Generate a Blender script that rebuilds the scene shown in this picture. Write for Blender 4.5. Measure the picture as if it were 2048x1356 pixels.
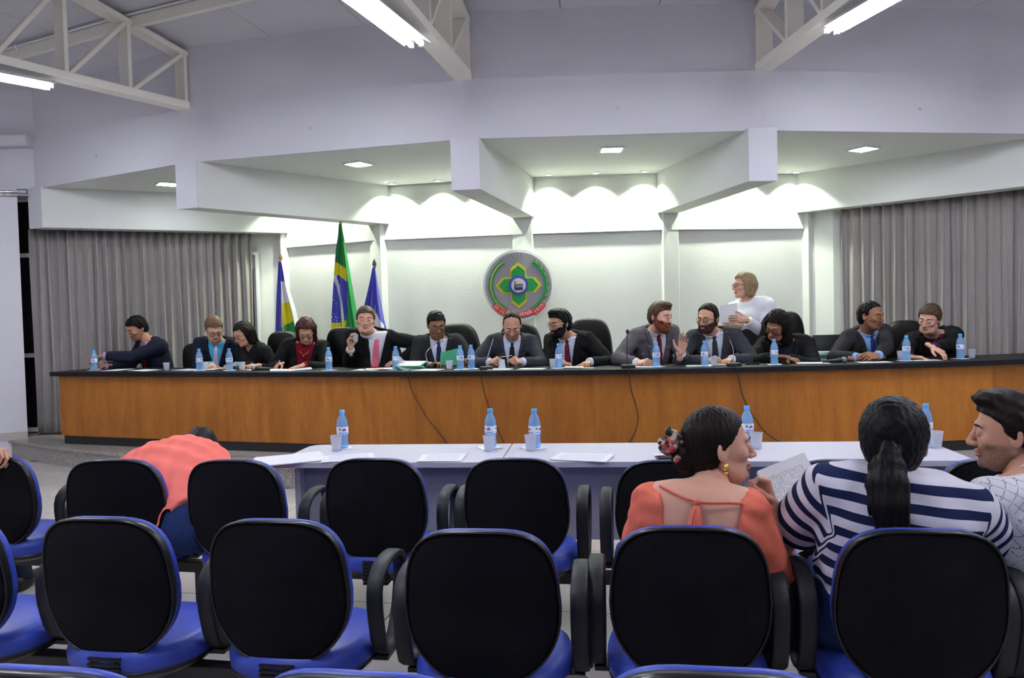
import bpy, bmesh, math, random
import numpy as np
from mathutils import Vector, Matrix, Euler
random.seed(7); rng = np.random.RandomState(11)
for o in list(bpy.data.objects): bpy.data.objects.remove(o, do_unlink=True)
SC = bpy.context.scene
COL = SC.collection
PI = math.pi
# ------------------------------------------------------------------ camera
F = 1562.0; CX, CY = 1024.0, 678.0; HC = 1.48
TILT = math.radians(1.83); ROLL = math.radians(-1.43)
cam_d = bpy.data.cameras.new('camera'); cam = bpy.data.objects.new('camera', cam_d); COL.objects.link(cam)
cam_d.sensor_fit = 'HORIZONTAL'; cam_d.sensor_width = 36.0; cam_d.lens = F/2048.0*36.0
cam_d.clip_start = 0.05; cam_d.clip_end = 100
RM = Matrix.Rotation(PI/2-TILT, 4, 'X') @ Matrix.Rotation(ROLL, 4, 'Z')
cam.matrix_world = Matrix.Translation((0, 0, HC)) @ RM
SC.camera = cam
# ------------------------------------------------------------------ world, exposure
w = bpy.data.worlds.new('night'); SC.world = w; w.use_nodes = True
w.node_tree.nodes['Background'].inputs[0].default_value = (0.012, 0.014, 0.02, 1)
w.node_tree.nodes['Background'].inputs[1].default_value = 1.0
SC.view_settings.view_transform = 'Standard'; SC.view_settings.look = 'None'
SC.view_settings.gamma = 1.0; SC.view_settings.use_curve_mapping = False
SC.view_settings.exposure = 1.6
TUBE_W = 48.0       # fluorescent tube radiance
PANEL_W = 20.0      # square recessed panels
SPOT_W = 27.0       # small recessed spots by the back wall (watts)
TUBE_C = (0.90, 0.91, 1.0); PANEL_C = (0.88, 0.95, 1.0); SPOT_C = (0.90, 1.0, 0.78)

# ------------------------------------------------------------------ pixel helpers (set-out from the survey of the photograph)
R3 = np.array(RM.to_3x3()); OO = np.array([0, 0, HC])
def ray(px, py): return R3 @ np.array([(px-CX)/F, -(py-CY)/F, -1.0])
def Pz(px, py, z):
    d = ray(px, py); return OO + d*((z-HC)/d[2])
def PD(px, py, D):
    d = ray(px, py); return OO + d*(D/d[1])
def V(*a): return np.array(a if len(a) > 1 else a[0], dtype=float)
def nrm(v): v = np.asarray(v, float); return v/max(1e-9, np.linalg.norm(v))

# ------------------------------------------------------------------ object helpers
def finish(o, parent=None):
    COL.objects.link(o)
    if parent is not None: o.parent = parent
    return o
def obj(name, me, mats, parent=None, loc=None, rotz=None, smooth=False):
    """mesh data -> one object"""
    if not isinstance(mats, (list, tuple)): mats = [mats]
    if len(me.materials) == 0:
        for m in mats: me.materials.append(m)
    if smooth: me.polygons.foreach_set('use_smooth', [True]*len(me.polygons))
    o = bpy.data.objects.new(name, me)
    if loc is not None: o.location = loc
    if rotz is not None: o.rotation_euler = (0, 0, rotz)
    return finish(o, parent)
def tag(o, label=None, cat=None, group=None, kind=None):
    if label: o['label'] = label
    if cat: o['category'] = cat
    if group: o['group'] = group
    if kind: o['kind'] = kind
    return o
def thing(name, label, cat, loc=(0, 0, 0), rotz=0, group=None):
    o = bpy.data.objects.new(name, None); o.empty_display_size = .1
    o.location = loc; o.rotation_euler = (0, 0, rotz); COL.objects.link(o)
    return tag(o, label, cat, group)
def dup(root, loc=None, rotz=None, label=None, group=None):
    r = root.copy(); COL.objects.link(r)
    if loc is not None: r.location = loc
    if rotz is not None: r.rotation_euler = (0, 0, rotz)
    if label: r['label'] = label
    if group: r['group'] = group
    for ch in list(KIDS(root)):
        c = ch.copy(); COL.objects.link(c); c.parent = r
        for g in list(KIDS(ch)):
            d = g.copy(); COL.objects.link(d); d.parent = c
    return r
def KIDS(o): return [c for c in o.children]

class MB:
    """mesh builder: collects verts / faces with material indices"""
    def __init__(s): s.v = []; s.f = []; s.m = []; s.n = 0
    def add(s, vs, fs, mi=0):
        vs = [tuple(map(float, v)) for v in vs]
        s.v += vs; s.f += [tuple(i+s.n for i in f) for f in fs]; s.m += [mi]*len(fs); s.n += len(vs); return s
    def box(s, c, size, mi=0, rotz=0.0, M=None):
        hx, hy, hz = size[0]/2, size[1]/2, size[2]/2
        vs = [(x, y, z) for x in (-hx, hx) for y in (-hy, hy) for z in (-hz, hz)]
        if rotz: cr, sr = math.cos(rotz), math.sin(rotz); vs = [(x*cr-y*sr, x*sr+y*cr, z) for x, y, z in vs]
        if M is not None: vs = [tuple(np.asarray(M) @ np.array(v)) for v in vs]
        vs = [(x+c[0], y+c[1], z+c[2]) for x, y, z in vs]
        return s.add(vs, [(0, 1, 3, 2), (4, 6, 7, 5), (0, 4, 5, 1), (2, 3, 7, 6), (0, 2, 6, 4), (1, 5, 7, 3)], mi)
    def prism(s, poly, z0, z1, mi=0):
        n = len(poly)
        area = sum(poly[i][0]*poly[(i+1) % n][1]-poly[(i+1) % n][0]*poly[i][1] for i in range(n))
        if area < 0: poly = poly[::-1]
        vs = [(p[0], p[1], z0) for p in poly]+[(p[0], p[1], z1) for p in poly]
        fs = [tuple(range(n))[::-1], tuple(range(n, 2*n))]+[(i, (i+1) % n, n+(i+1) % n, n+i) for i in range(n)]
        return s.add(vs, fs, mi)
    def bar(s, a, b, w, h, up=(0, 0, 1), mi=0):
        a, b = V(a), V(b); d = nrm(b-a); u = V(up); u = u-d*u.dot(d); u = nrm(u); r = np.cross(d, u)
        vs = [p+r*x*w/2+u*y*h/2 for p in (a, b) for x, y in ((-1, -1), (1, -1), (1, 1), (-1, 1))]
        return s.add(vs, [(3, 2, 1, 0), (4, 5, 6, 7), (0, 1, 5, 4), (1, 2, 6, 5), (2, 3, 7, 6), (3, 0, 4, 7)], mi)
    def tube(s, pts, r, n=8, mi=0, close=False, cap=True, flat=None):
        """tube along pts; r number or list; flat=(w,h,up) gives a rounded strap instead"""
        pts = [V(p) for p in pts]; N = len(pts)
        rs = r if isinstance(r, (list, tuple, np.ndarray)) else [r]*N
        vs = []; prev = None
        for i, p in enumerate(pts):
            if close: t = pts[(i+1) % N]-pts[i-1]
            else: t = pts[min(i+1, N-1)]-pts[max(i-1, 0)]
            t = nrm(t)
            if flat is not None: u = V(flat[2]); u = nrm(u-t*u.dot(t))
            else:
                if prev is None: u = V(0, 0, 1) if abs(t[2]) < .9 else V(1, 0, 0)
                else: u = prev
                u = nrm(u-t*u.dot(t)); prev = u
            b = np.cross(t, u)
            for k in range(n):
                a = 2*PI*k/n
                if flat is None: vs.append(p+(u*math.cos(a)+b*math.sin(a))*rs[i])
                else:
                    c_, s_ = math.cos(a), math.sin(a); e = .5
                    vs.append(p+u*flat[0]/2*math.copysign(abs(c_)**e, c_)+b*flat[1]/2*math.copysign(abs(s_)**e, s_))
        fs = []
        for i in range(N if close else N-1):
            j = (i+1) % N
            for k in range(n):
                l = (k+1) % n; fs.append((i*n+k, i*n+l, j*n+l, j*n+k))
        if cap and not close: fs += [tuple(range(n))[::-1], tuple(range((N-1)*n, N*n))]
        return s.add(vs, fs, mi)
    def lathe(s, prof, n=20, c=(0, 0, 0), mi=0, cap=True):
        """prof list of (r,z)"""
        vs = [(c[0]+r*math.cos(2*PI*k/n), c[1]+r*math.sin(2*PI*k/n), c[2]+z) for r, z in prof for k in range(n)]
        fs = [(i*n+k, i*n+(k+1) % n, (i+1)*n+(k+1) % n, (i+1)*n+k) for i in range(len(prof)-1) for k in range(n)]
        if cap:
            if prof[0][0] > 1e-4: fs.append(tuple(range(n))[::-1])
            if prof[-1][0] > 1e-4: fs.append(tuple(range((len(prof)-1)*n, len(prof)*n)))
        return s.add(vs, fs, mi)
    def sphere(s, c, r, nu=14, nv=9, mi=0, sc=(1, 1, 1), M=None):
        vs = []
        for j in range(nv+1):
            th = PI*j/nv
            for i in range(nu):
                a = 2*PI*i/nu; v = V(math.sin(th)*math.cos(a)*sc[0], math.sin(th)*math.sin(a)*sc[1], math.cos(th)*sc[2])*r
                if M is not None: v = M @ v
                vs.append(v+V(c))
        fs = [(j*nu+i, (j+1)*nu+i, (j+1)*nu+(i+1) % nu, j*nu+(i+1) % nu) for j in range(nv) for i in range(nu)]
        return s.add(vs, fs, mi)
    def mesh(s, name='m', smooth=False):
        me = bpy.data.meshes.new(name); me.from_pydata(s.v, [], s.f)
        me.polygons.foreach_set('material_index', s.m)
        if smooth is not False: me.polygons.foreach_set('use_smooth', [True]*len(me.polygons))
        me.update(); return me
    def build(s, name, mats, parent=None, smooth=False, loc=None, rotz=None, bevel=0, auto=None):
        me = s.mesh(name, smooth)
        if bevel or auto or smooth:
            bm = bmesh.new(); bm.from_mesh(me)
            bmesh.ops.remove_doubles(bm, verts=bm.verts, dist=1e-5)
            if bevel:
                ed = [e for e in bm.edges if len(e.link_faces) == 2 and e.calc_face_angle(0) > .5]
                bmesh.ops.bevel(bm, geom=ed, offset=bevel, segments=2, profile=.6, affect='EDGES', clamp_overlap=True)
            bmesh.ops.recalc_face_normals(bm, faces=bm.faces)
            bm.to_mesh(me); bm.free()
        o = obj(name, me, mats, parent, loc, rotz)
        if auto:
            me.polygons.foreach_set('use_smooth', [True]*len(me.polygons))
            me.set_sharp_from_angle(angle=math.radians(auto))
        return o

# ------------------------------------------------------------------ materials
def mat(name, col, rough=.5, metal=0, spec=.5, bump=0, bscale=40, var=0, vscale=3, emit=None, estr=0, trans=0, ior=1.45, alpha=1, sheen=0, stretch=(1, 1, 1), coord='Object'):
    m = bpy.data.materials.new(name); m.use_nodes = True; nt = m.node_tree; N = nt.nodes; L = nt.links
    b = N['Principled BSDF']; col = tuple(col)+(1,) if len(col) == 3 else col
    b.inputs['Base Color'].default_value = col; b.inputs['Roughness'].default_value = rough
    b.inputs['Metallic'].default_value = metal; b.inputs['Specular IOR Level'].default_value = spec
    b.inputs['Transmission Weight'].default_value = trans; b.inputs['IOR'].default_value = ior
    b.inputs['Alpha'].default_value = alpha; b.inputs['Sheen Weight'].default_value = sheen
    if emit: b.inputs['Emission Color'].default_value = tuple(emit)+(1,); b.inputs['Emission Strength'].default_value = estr
    if bump or var:
        tc = N.new('ShaderNodeTexCoord'); mp = N.new('ShaderNodeMapping'); mp.inputs['Scale'].default_value = stretch
        L.new(tc.outputs[coord], mp.inputs[0])
    if var:
        n = N.new('ShaderNodeTexNoise'); n.inputs['Scale'].default_value = vscale; n.inputs['Detail'].default_value = 5
        L.new(mp.outputs[0], n.inputs['Vector'])
        mx = N.new('ShaderNodeMix'); mx.data_type = 'RGBA'
        mx.inputs[6].default_value = tuple(c*(1-var) for c in col[:3])+(1,); mx.inputs[7].default_value = tuple(min(1, c*(1+var)) for c in col[:3])+(1,)
        L.new(n.outputs[0], mx.inputs[0]); L.new(mx.outputs[2], b.inputs['Base Color'])
    if bump:
        n = N.new('ShaderNodeTexNoise'); n.inputs['Scale'].default_value = bscale; n.inputs['Detail'].default_value = 4
        L.new(mp.outputs[0], n.inputs['Vector'])
        bp = N.new('ShaderNodeBump'); bp.inputs['Strength'].default_value = bump; bp.inputs['Distance'].default_value = .01
        L.new(n.outputs[0], bp.inputs['Height']); L.new(bp.outputs[0], b.inputs['Normal'])
    return m
def ramp(N, cols):
    r = N.new('ShaderNodeValToRGB'); el = r.color_ramp.elements
    while len(el) < len(cols): el.new(.5)
    for e, (p, c) in zip(el, cols): e.position = p; e.color = tuple(c)+(1,)
    return r
M = {}
M['wall'] = mat('hall_paint', (.625, .62, .672), .75, bump=.08, bscale=60, var=.03, vscale=1.5)
M['stage_wall'] = mat('stage_paint', (.64, .65, .64), .75, bump=.12, bscale=35, var=.03, vscale=2)
M['ceil'] = mat('ceiling_pvc', (.62, .62, .66), .5, var=.03)
M['seam'] = mat('seam_dark', (.12, .12, .13), .8)
M['truss'] = mat('truss_cream_paint', (.86, .83, .74), .45, var=.04, vscale=6)
M['white_plastic'] = mat('white_plastic', (.75, .75, .77), .4)
M['tray'] = mat('fixture_tray', (.75, .78, .85), .3)
M['tube'] = mat('tube_lit', (1, 1, 1), .3, emit=TUBE_C, estr=TUBE_W)
M['panel'] = mat('panel_lit', (1, 1, 1), .3, emit=PANEL_C, estr=PANEL_W)
M['spotlamp'] = mat('spot_lit', (1, 1, 1), .3, emit=SPOT_C, estr=8)
M['black_top'] = mat('black_laminate', (.009, .009, .011), .5, spec=.22, bump=.03, bscale=200)
M['plinth'] = mat('black_plinth', (.012, .012, .012), .5)
M['white_top'] = mat('lavender_laminate', (.60, .59, .68), .35, var=.02)
M['panel_grey'] = mat('grey_violet_panel', (.30, .29, .36), .5)
M['edge_grey'] = mat('table_edge', (.47, .48, .56), .4)
M['dark_glass'] = mat('night_glass', (.008, .008, .01), .08)
M['frame_white'] = mat('frame_alu', (.55, .55, .58), .4)
M['tile'] = mat('floor_tile', (.52, .49, .46), .22, spec=.5, var=.05, vscale=5)
M['grout'] = mat('grout', (.22, .20, .19), .8)
M['stage_floor'] = mat('stage_tile', (.47, .44, .42), .25, var=.06, vscale=3)
M['baseboard'] = mat('baseboard_tile', (.45, .42, .41), .3, var=.06)
# chairs
M['fab_black'] = mat('black_fabric', (.0045, .0045, .0065), .85, spec=.12, bump=.10, bscale=300)
M['plastic_black'] = mat('black_plastic', (.008, .008, .010), .30, spec=.5)
M['arm_black'] = mat('armrest_black', (.014, .014, .018), .5, spec=.4, bump=.05, bscale=120)
M['fab_blue'] = mat('blue_vinyl', (.028, .055, .36), .42, spec=.45, bump=.12, bscale=25, var=.10, vscale=8)
M['steel_black'] = mat('black_steel', (.014, .014, .016), .4)
M['leather'] = mat('dark_leather', (.008, .008, .008), .45, spec=.3, bump=.10, bscale=20)
# objects
M['paper'] = mat('paper', (.80, .81, .85), .6)
M['napkin'] = mat('napkin', (.86, .87, .90), .8)
M['cap_blue'] = mat('cap_blue', (.10, .42, .85), .35)
M['label'] = mat('bottle_label', (.80, .84, .92), .4)
M['label_green'] = mat('label_green', (.06, .25, .08), .5)
M['label_purple'] = mat('label_purple', (.22, .04, .20), .5)
M['label_blue'] = mat('label_blue', (.10, .25, .75), .5)
M['green_folder'] = mat('green_folder', (.03, .25, .12), .5, var=.08)
M['orange'] = mat('orange_card', (.75, .25, .03), .5)
M['black'] = mat('matt_black', (.012, .012, .013), .45)
M['chrome'] = mat('chrome', (.75, .75, .78), .2, metal=1)
M['mic_grey'] = mat('mic_mesh', (.30, .30, .32), .4, metal=.7, bump=.5, bscale=500)
M['red'] = mat('red_ring', (.30, .01, .01), .5)
M['gold'] = mat('gold', (.80, .50, .13), .25, metal=1)
M['finial'] = mat('finial_wood', (.50, .25, .10), .4)
M['finial_dark'] = mat('finial_bronze', (.10, .07, .05), .4)
M['pole'] = mat('flag_pole', (.55, .48, .22), .4)
M['screen_grey'] = mat('laptop_lid', (.05, .05, .055), .35)
M['txt'] = mat('print_dark', (.10, .10, .14), .7)
M['txt_white'] = mat('print_white', (.75, .75, .75), .6)

def curtain_mat():
    m = mat('curtain_cloth', (.30, .275, .27), .85, sheen=.3, bump=.15, bscale=150, var=.05, vscale=6); return m
M['curtain'] = curtain_mat()

def water_mat():
    # tinted thin bottle plastic: glossy + transparent blue
    m = bpy.data.materials.new('bottle_pet'); m.use_nodes = True; nt = m.node_tree; N = nt.nodes; L = nt.links
    out = N['Material Output']; b = N['Principled BSDF']
    b.inputs['Base Color'].default_value = (.38, .68, 1.0, 1); b.inputs['Roughness'].default_value = .12
    b.inputs['Specular IOR Level'].default_value = .7
    t = N.new('ShaderNodeBsdfTransparent'); t.inputs[0].default_value = (.62, .82, 1.0, 1)
    mx = N.new('ShaderNodeMixShader'); mx.inputs[0].default_value = .42
    L.new(t.outputs[0], mx.inputs[1]); L.new(b.outputs[0], mx.inputs[2]); L.new(mx.outputs[0], out.inputs[0]); return m
M['bottle'] = water_mat()
def cup_mat():
    m = bpy.data.materials.new('cup_plastic'); m.use_nodes = True; nt = m.node_tree; N = nt.nodes; L = nt.links
    out = N['Material Output']; b = N['Principled BSDF']
    b.inputs['Base Color'].default_value = (.80, .82, .88, 1); b.inputs['Roughness'].default_value = .25
    t = N.new('ShaderNodeBsdfTransparent'); t.inputs[0].default_value = (.9, .92, .96, 1)
    mx = N.new('ShaderNodeMixShader'); mx.inputs[0].default_value = .38
    L.new(t.outputs[0], mx.inputs[1]); L.new(b.outputs[0], mx.inputs[2]); L.new(mx.outputs[0], out.inputs[0]); return m
M['cup'] = cup_mat()

def wood_mat():
    m = bpy.data.materials.new('veneer_wood'); m.use_nodes = True; nt = m.node_tree; N = nt.nodes; L = nt.links; b = N['Principled BSDF']
    tc = N.new('ShaderNodeTexCoord'); oi = N.new('ShaderNodeObjectInfo')
    ad = N.new('ShaderNodeVectorMath'); ad.operation = 'ADD'
    sc = N.new('ShaderNodeVectorMath'); sc.operation = 'SCALE'; sc.inputs[3].default_value = 13.0
    cb = N.new('ShaderNodeCombineXYZ')
    L.new(oi.outputs['Random'], cb.inputs[0]); L.new(oi.outputs['Random'], cb.inputs[1]); L.new(cb.outputs[0], sc.inputs[0])
    L.new(tc.outputs['Object'], ad.inputs[0]); L.new(sc.outputs[0], ad.inputs[1])
    mp = N.new('ShaderNodeMapping'); mp.inputs['Scale'].default_value = (1, 1, .13); L.new(ad.outputs[0], mp.inputs[0])
    n1 = N.new('ShaderNodeTexNoise'); n1.inputs['Scale'].default_value = 9; n1.inputs['Detail'].default_value = 8; n1.inputs['Distortion'].default_value = .8
    n2 = N.new('ShaderNodeTexNoise'); n2.inputs['Scale'].default_value = 90; n2.inputs['Detail'].default_value = 4
    L.new(mp.outputs[0], n1.inputs['Vector']); L.new(mp.outputs[0], n2.inputs['Vector'])
    r = ramp(N, [(.25, (.26, .082, .008)), (.5, (.335, .116, .012)), (.75, (.40, .148, .016))])
    L.new(n1.outputs[0], r.inputs[0])
    mx = N.new('ShaderNodeMix'); mx.data_type = 'RGBA'; mx.blend_type = 'MULTIPLY'; mx.inputs[0].default_value = .6
    r2 = ramp(N, [(.3, (.70, .66, .6)), (.7, (1, 1, 1))]); L.new(n2.outputs[0], r2.inputs[0])
    L.new(r.outputs[0], mx.inputs[6]); L.new(r2.outputs[0], mx.inputs[7])
    hs = N.new('ShaderNodeHueSaturation'); mm = N.new('ShaderNodeMapRange'); mm.inputs[3].default_value = .85; mm.inputs[4].default_value = 1.12
    L.new(oi.outputs['Random'], mm.inputs[0]); L.new(mm.outputs[0], hs.inputs['Value']); L.new(mx.outputs[2], hs.inputs['Color'])
    L.new(hs.outputs[0], b.inputs['Base Color']); b.inputs['Roughness'].default_value = .42; b.inputs['Specular IOR Level'].default_value = .4
    return m
M['wood'] = wood_mat()
def granite_mat():
    m = bpy.data.materials.new('granite_speckle'); m.use_nodes = True; nt = m.node_tree; N = nt.nodes; L = nt.links; b = N['Principled BSDF']
    tc = N.new('ShaderNodeTexCoord'); n1 = N.new('ShaderNodeTexVoronoi'); n1.inputs['Scale'].default_value = 110; n1.feature = 'F1'
    L.new(tc.outputs['Object'], n1.inputs['Vector'])
    r = ramp(N, [(0, (.10, .095, .09)), (.35, (.24, .23, .21)), (.7, (.40, .38, .35)), (1, (.52, .50, .47))])
    L.new(n1.outputs['Color'], r.inputs[0]); L.new(r.outputs[0], b.inputs['Base Color']); b.inputs['Roughness'].default_value = .3
    return m
M['granite'] = granite_mat()
def print_paper():
    m = bpy.data.materials.new('printed_paper'); m.use_nodes = True; nt = m.node_tree; N = nt.nodes; L = nt.links; b = N['Principled BSDF']
    tc = N.new('ShaderNodeTexCoord'); sx = N.new('ShaderNodeSeparateXYZ'); L.new(tc.outputs['UV'], sx.inputs[0])
    def mth(op, a, c=None):
        n = N.new('ShaderNodeMath'); n.operation = op
        for i, v in enumerate((a, c)):
            if v is None: continue
            if isinstance(v, (int, float)): n.inputs[i].default_value = v
            else: L.new(v, n.inputs[i])
        return n.outputs[0]
    rows = mth('MULTIPLY', sx.outputs[1], 46.0); fr = mth('FRACT', rows); on = mth('LESS_THAN', fr, .45)
    fl = mth('FLOOR', rows); cb = N.new('ShaderNodeCombineXYZ'); L.new(mth('MULTIPLY', sx.outputs[0], 26.0), cb.inputs[0]); L.new(mth('MULTIPLY', fl, 3.7), cb.inputs[1])
    n = N.new('ShaderNodeTexNoise'); n.inputs['Scale'].default_value = 1.2; n.inputs['Detail'].default_value = 3; L.new(cb.outputs[0], n.inputs['Vector'])
    wds = mth('GREATER_THAN', n.outputs[0], .47)
    mg = mth('MULTIPLY', mth('GREATER_THAN', sx.outputs[0], .12), mth('LESS_THAN', sx.outputs[0], .88))
    mg2 = mth('MULTIPLY', mth('GREATER_THAN', sx.outputs[1], .10), mth('LESS_THAN', sx.outputs[1], .90))
    k = mth('MULTIPLY', mth('MULTIPLY', on, wds), mth('MULTIPLY', mg, mg2)); k = mth('MULTIPLY', k, .55)
    mx = N.new('ShaderNodeMix'); mx.data_type = 'RGBA'; mx.inputs[6].default_value = (.80, .81, .86, 1); mx.inputs[7].default_value = (.12, .12, .16, 1)
    L.new(k, mx.inputs[0]); L.new(mx.outputs[2], b.inputs['Base Color']); b.inputs['Roughness'].default_value = .6
    return m
M['print'] = print_paper()
# ================================================================== ROOM
ZS = .20            # stage level
ZB, ZC = 2.58, 3.03 # beam soffit, stage ceiling
ZJ, ZT = 3.55, 4.14 # band on the fascia, junction with the roof lining
CEN = V(1.08, 12.3)
FP = [V(-5.33, 8.86), V(-3.11, 7.63), V(-.37, 6.91), V(2.215, 6.86), V(5.25, 7.34)]   # fascia corners
KP = [V(-2.96, 10.06), V(-1.60, 9.32), V(.145, 8.97), V(1.83, 8.88), V(3.56, 9.22)]    # back wall corners
FW = [V(-9.2, 8.86)]+FP+[V(9.2, 8.05)]
def away(p, d):
    r = nrm(V(p[0]-CEN[0], p[1]-CEN[1])); return V(p[0]+r[0]*d, p[1]+r[1]*d)
def seg_box(mb, a, b, t, z0, z1, off=0.0):
    """wall piece from a to b, thickness t measured towards the stage centre, front pushed 'off' to the audience"""
    a2, b2 = V(a[:2]), V(b[:2]); d = nrm(b2-a2); n = V(-d[1], d[0])
    if n.dot(CEN-(a2+b2)/2) < 0: n = -n
    mb.prism([tuple(a2-n*off), tuple(b2-n*off), tuple(b2+n*t), tuple(a2+n*t)], z0, z1)
# fascia
mb = MB(); mb2 = MB()
for i in range(len(FW)-1):
    if i == 0: continue
    seg_box(mb, FW[i], FW[i+1], .06, ZC-.004, ZJ, 0.0)
    seg_box(mb2, FW[i], FW[i+1], .25, ZJ, ZT+.12, -.014)
tag(mb.build('wall_fascia', M['wall']), 'lavender-white faceted fascia above the stage opening', kind='structure')
tag(mb2.build('wall_upper', M['wall']), 'recessed upper wall above the fascia band', kind='structure')
# hooks on the fascia
for k, (px, py) in enumerate([(195, 315), (622, 259), (1235, 218), (1837, 220)]):
    i = [0, 1, 2, 3][k]; a, b = FP[i], FP[i+1]; r = ray(px, py); d = b-a; n = V(d[1], -d[0])
    t = n.dot(a-OO[:2])/n.dot(r[:2]); p = OO+r*t
    h = MB(); h.tube([p+V(0, 0, .012), p+V(0, -.03, .012), p+V(0, -.035, -.005), p+V(0, -.02, -.012)], .003, 6); h.lathe([(0.001, 0), (.012, 0), (.012, .004)], 8, tuple(p+V(0, -.004, .01)))
    tag(h.build('wall_hook', M['chrome'], smooth=True), ['small metal hook on the fascia at the far left', 'small metal hook on the fascia, second from the left', 'small metal hook on the fascia above the crest', 'small metal hook on the fascia at the right end'][k], 'hook', 'hooks on the fascia')
# stage ceiling
mb = MB(); poly = [tuple(away(p, -.05)) for p in FP]+[tuple(away(p, -.3)) for p in KP[::-1]]
mb.prism(poly, ZC, ZC+.12)
tag(mb.build('ceiling_stage', M['stage_wall']), kind='structure')
# beams
BE = [(V(-5.33, 8.85), V(-2.98, 10.04)), (V(-3.11, 7.61), V(-1.60, 9.27)), (V(-.37, 6.895), V(.15, 8.93)), (V(2.215, 6.825), V(1.82, 8.84)), (V(5.27, 7.33), V(3.60, 9.12))]
for i, (a, b) in enumerate(BE):
    d = nrm(b-a); n = V(-d[1], d[0])*.125; f = b-a; b2 = b+d*.35
    fd = nrm(FP[min(i+1, 4)]-FP[max(i-1, 0)])      # front cut follows the fascia
    kx = n-d*0
    def corner(base, s):
        # slide along d so that the corner sits on the fascia line
        p = base+n*s; return p
    # front corners slid so that the front face lies in the fascia direction
    fl = a-fd*.125*1.02; fr = a+fd*.125*1.02
    m_ = MB()
    if n.dot(fd) > 0: poly = [tuple(fl), tuple(fr), tuple(b2+n), tuple(b2-n)]
    else: poly = [tuple(fl), tuple(fr), tuple(b2-n), tuple(b2+n)]
    m_.prism(poly, ZB, ZC+.01)
    bm_ = tag(m_.build('ceiling_beam' , M['stage_wall'], bevel=.006), 'deep white beam under the stage ceiling', kind='structure')
    fn_ = nrm(a-CEN)*.008; q_ = MB(); q_.prism([tuple(fl+fn_), tuple(fr+fn_), tuple(fr-fn_*.5), tuple(fl-fn_*.5)], ZB, ZC+.01); q_.build('beam_face', M['wall'], bm_)
# back wall: recessed plane, header and pillars
mb = MB(); hd = MB()
for i in range(4):
    seg_box(mb, away(KP[i], -.035), away(KP[i+1], -.035), .15, ZS, ZC+.05)
    seg_box(hd, KP[i], KP[i+1], .09, 2.39, ZC)
tag(mb.build('wall_back', M['stage_wall']), kind='structure')
tag(hd.build('trim_header', M['stage_wall'], bevel=.008), kind='structure')
for i, (p, wd) in enumerate(zip(KP, [.20, .20, .24, .19, .17])):
    d = nrm(V(p[0]-CEN[0], p[1]-CEN[1])); ang = math.atan2(d[1], d[0])
    m_ = MB(); c = away(p, -.047); m_.box((c[0], c[1], (ZS+ZC)/2), (.10, wd, ZC-ZS), rotz=ang)
    tag(m_.build('trim_pillar', M['stage_wall'], bevel=.01), kind='structure')
# side stage walls behind the curtains
mb = MB(); mb.prism([(-2.86, 10.10), (-3.42, 10.02), (-3.55, 10.2), (-2.86, 10.3)], ZS, ZC+.05); tag(mb.build('wall_stage_left', M['stage_wall']), kind='structure')
mb = MB(); mb.prism([(-3.42, 10.06), (-6.2, 9.9), (-6.2, 10.05), (-3.42, 10.2)], ZS, ZC+.05)
tag(mb.build('wall_curtain_left', M['stage_wall']), kind='structure')
mb = MB(); mb.prism([(3.55, 9.22), (3.74, 9.06), (5.6, 8.8), (5.6, 9.0), (3.6, 9.4)], ZS, ZC+.05)
tag(mb.build('wall_stage_right', M['stage_wall']), kind='structure')
# door leaf edge at the left end of the back wall
dr = MB(); dr.box((0, 0, 1.05), (.36, .03, 2.1)); D_ = dr.build('door_1', M['frame_white'], loc=(-3.42, 9.985, ZS), rotz=.14); tag(D_, kind='structure')
fr = MB()
for s in (-1, 1): fr.box((s*.19, -.01, 1.06), (.035, .06, 2.12))
fr.box((0, -.01, 2.13), (.42, .06, .04)); fr.build('door_frame', M['white_plastic'], D_, bevel=.004)
fr = MB(); fr.box((.03, -.02, 1.02), (.22, .01, 1.85)); fr.build('pane', M['dark_glass'], D_)
# left hall wall
mb = MB(); mb.prism([(-9.2, 8.62), (-6.02, 8.62), (-5.54, 8.86), (-5.70, 9.05), (-9.2, 9.05)], 0, 3.03)
WL = tag(mb.build('wall_left', M['wall']), kind='structure')
mb = MB(); mb.prism([(-9.2, 8.88), (-5.3, 8.88), (-5.3, 9.1), (-9.2, 9.1)], ZC, 6.3); tag(mb.build('wall_left_upper', M['wall']), kind='structure')
mb = MB(); mb.prism([(-9.2, 8.72), (-5.33, 8.72), (-5.33, 8.95), (-9.2, 8.95)], 3.48, 3.60); tag(mb.build('trim_1', M['wall']), kind='structure')
mb = MB(); mb.tube([V(-6.3, 8.55, 2.98), V(-5.4, 8.80, 2.985)], .02, 8); mb.tube([V(-6.3, 8.59, 2.95), V(-5.4, 8.84, 2.955)], .012, 8)
tag(mb.build('curtain_rail', M['chrome'], smooth=True), 'thin metal curtain rail at the top of the left wall', 'rail')
for nm, a, b in (('baseboard_left', (-6.03, 8.605), (-5.54, 8.845)), ('baseboard_left_low', (-9.0, 8.605), (-6.03, 8.605))):
    mb = MB(); z0 = ZS if nm == 'baseboard_left' else 0
    mb.prism([a, b, (b[0], b[1]+.02), (a[0], a[1]+.02)], z0, z0+(.085 if z0 else .285)); tag(mb.build(nm, M['baseboard']), kind='structure')
# night window between left wall and curtain
mb = MB(); mb.box((0, 0, 1.38), (.85, .02, 2.78)); W1 = tag(mb.build('window_1', M['dark_glass'], loc=(-5.98, 9.36, ZS+.02)), kind='structure')
fr = MB()
for z in (.02, .91, 2.10, 2.76): fr.box((0, -.03, z), (.9, .05, .05))
for x in (-.43, .43): fr.box((x, -.03, 1.38), (.05, .05, 2.76))
fr.build('window_frame', M['white_plastic'], W1, bevel=.004)
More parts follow.
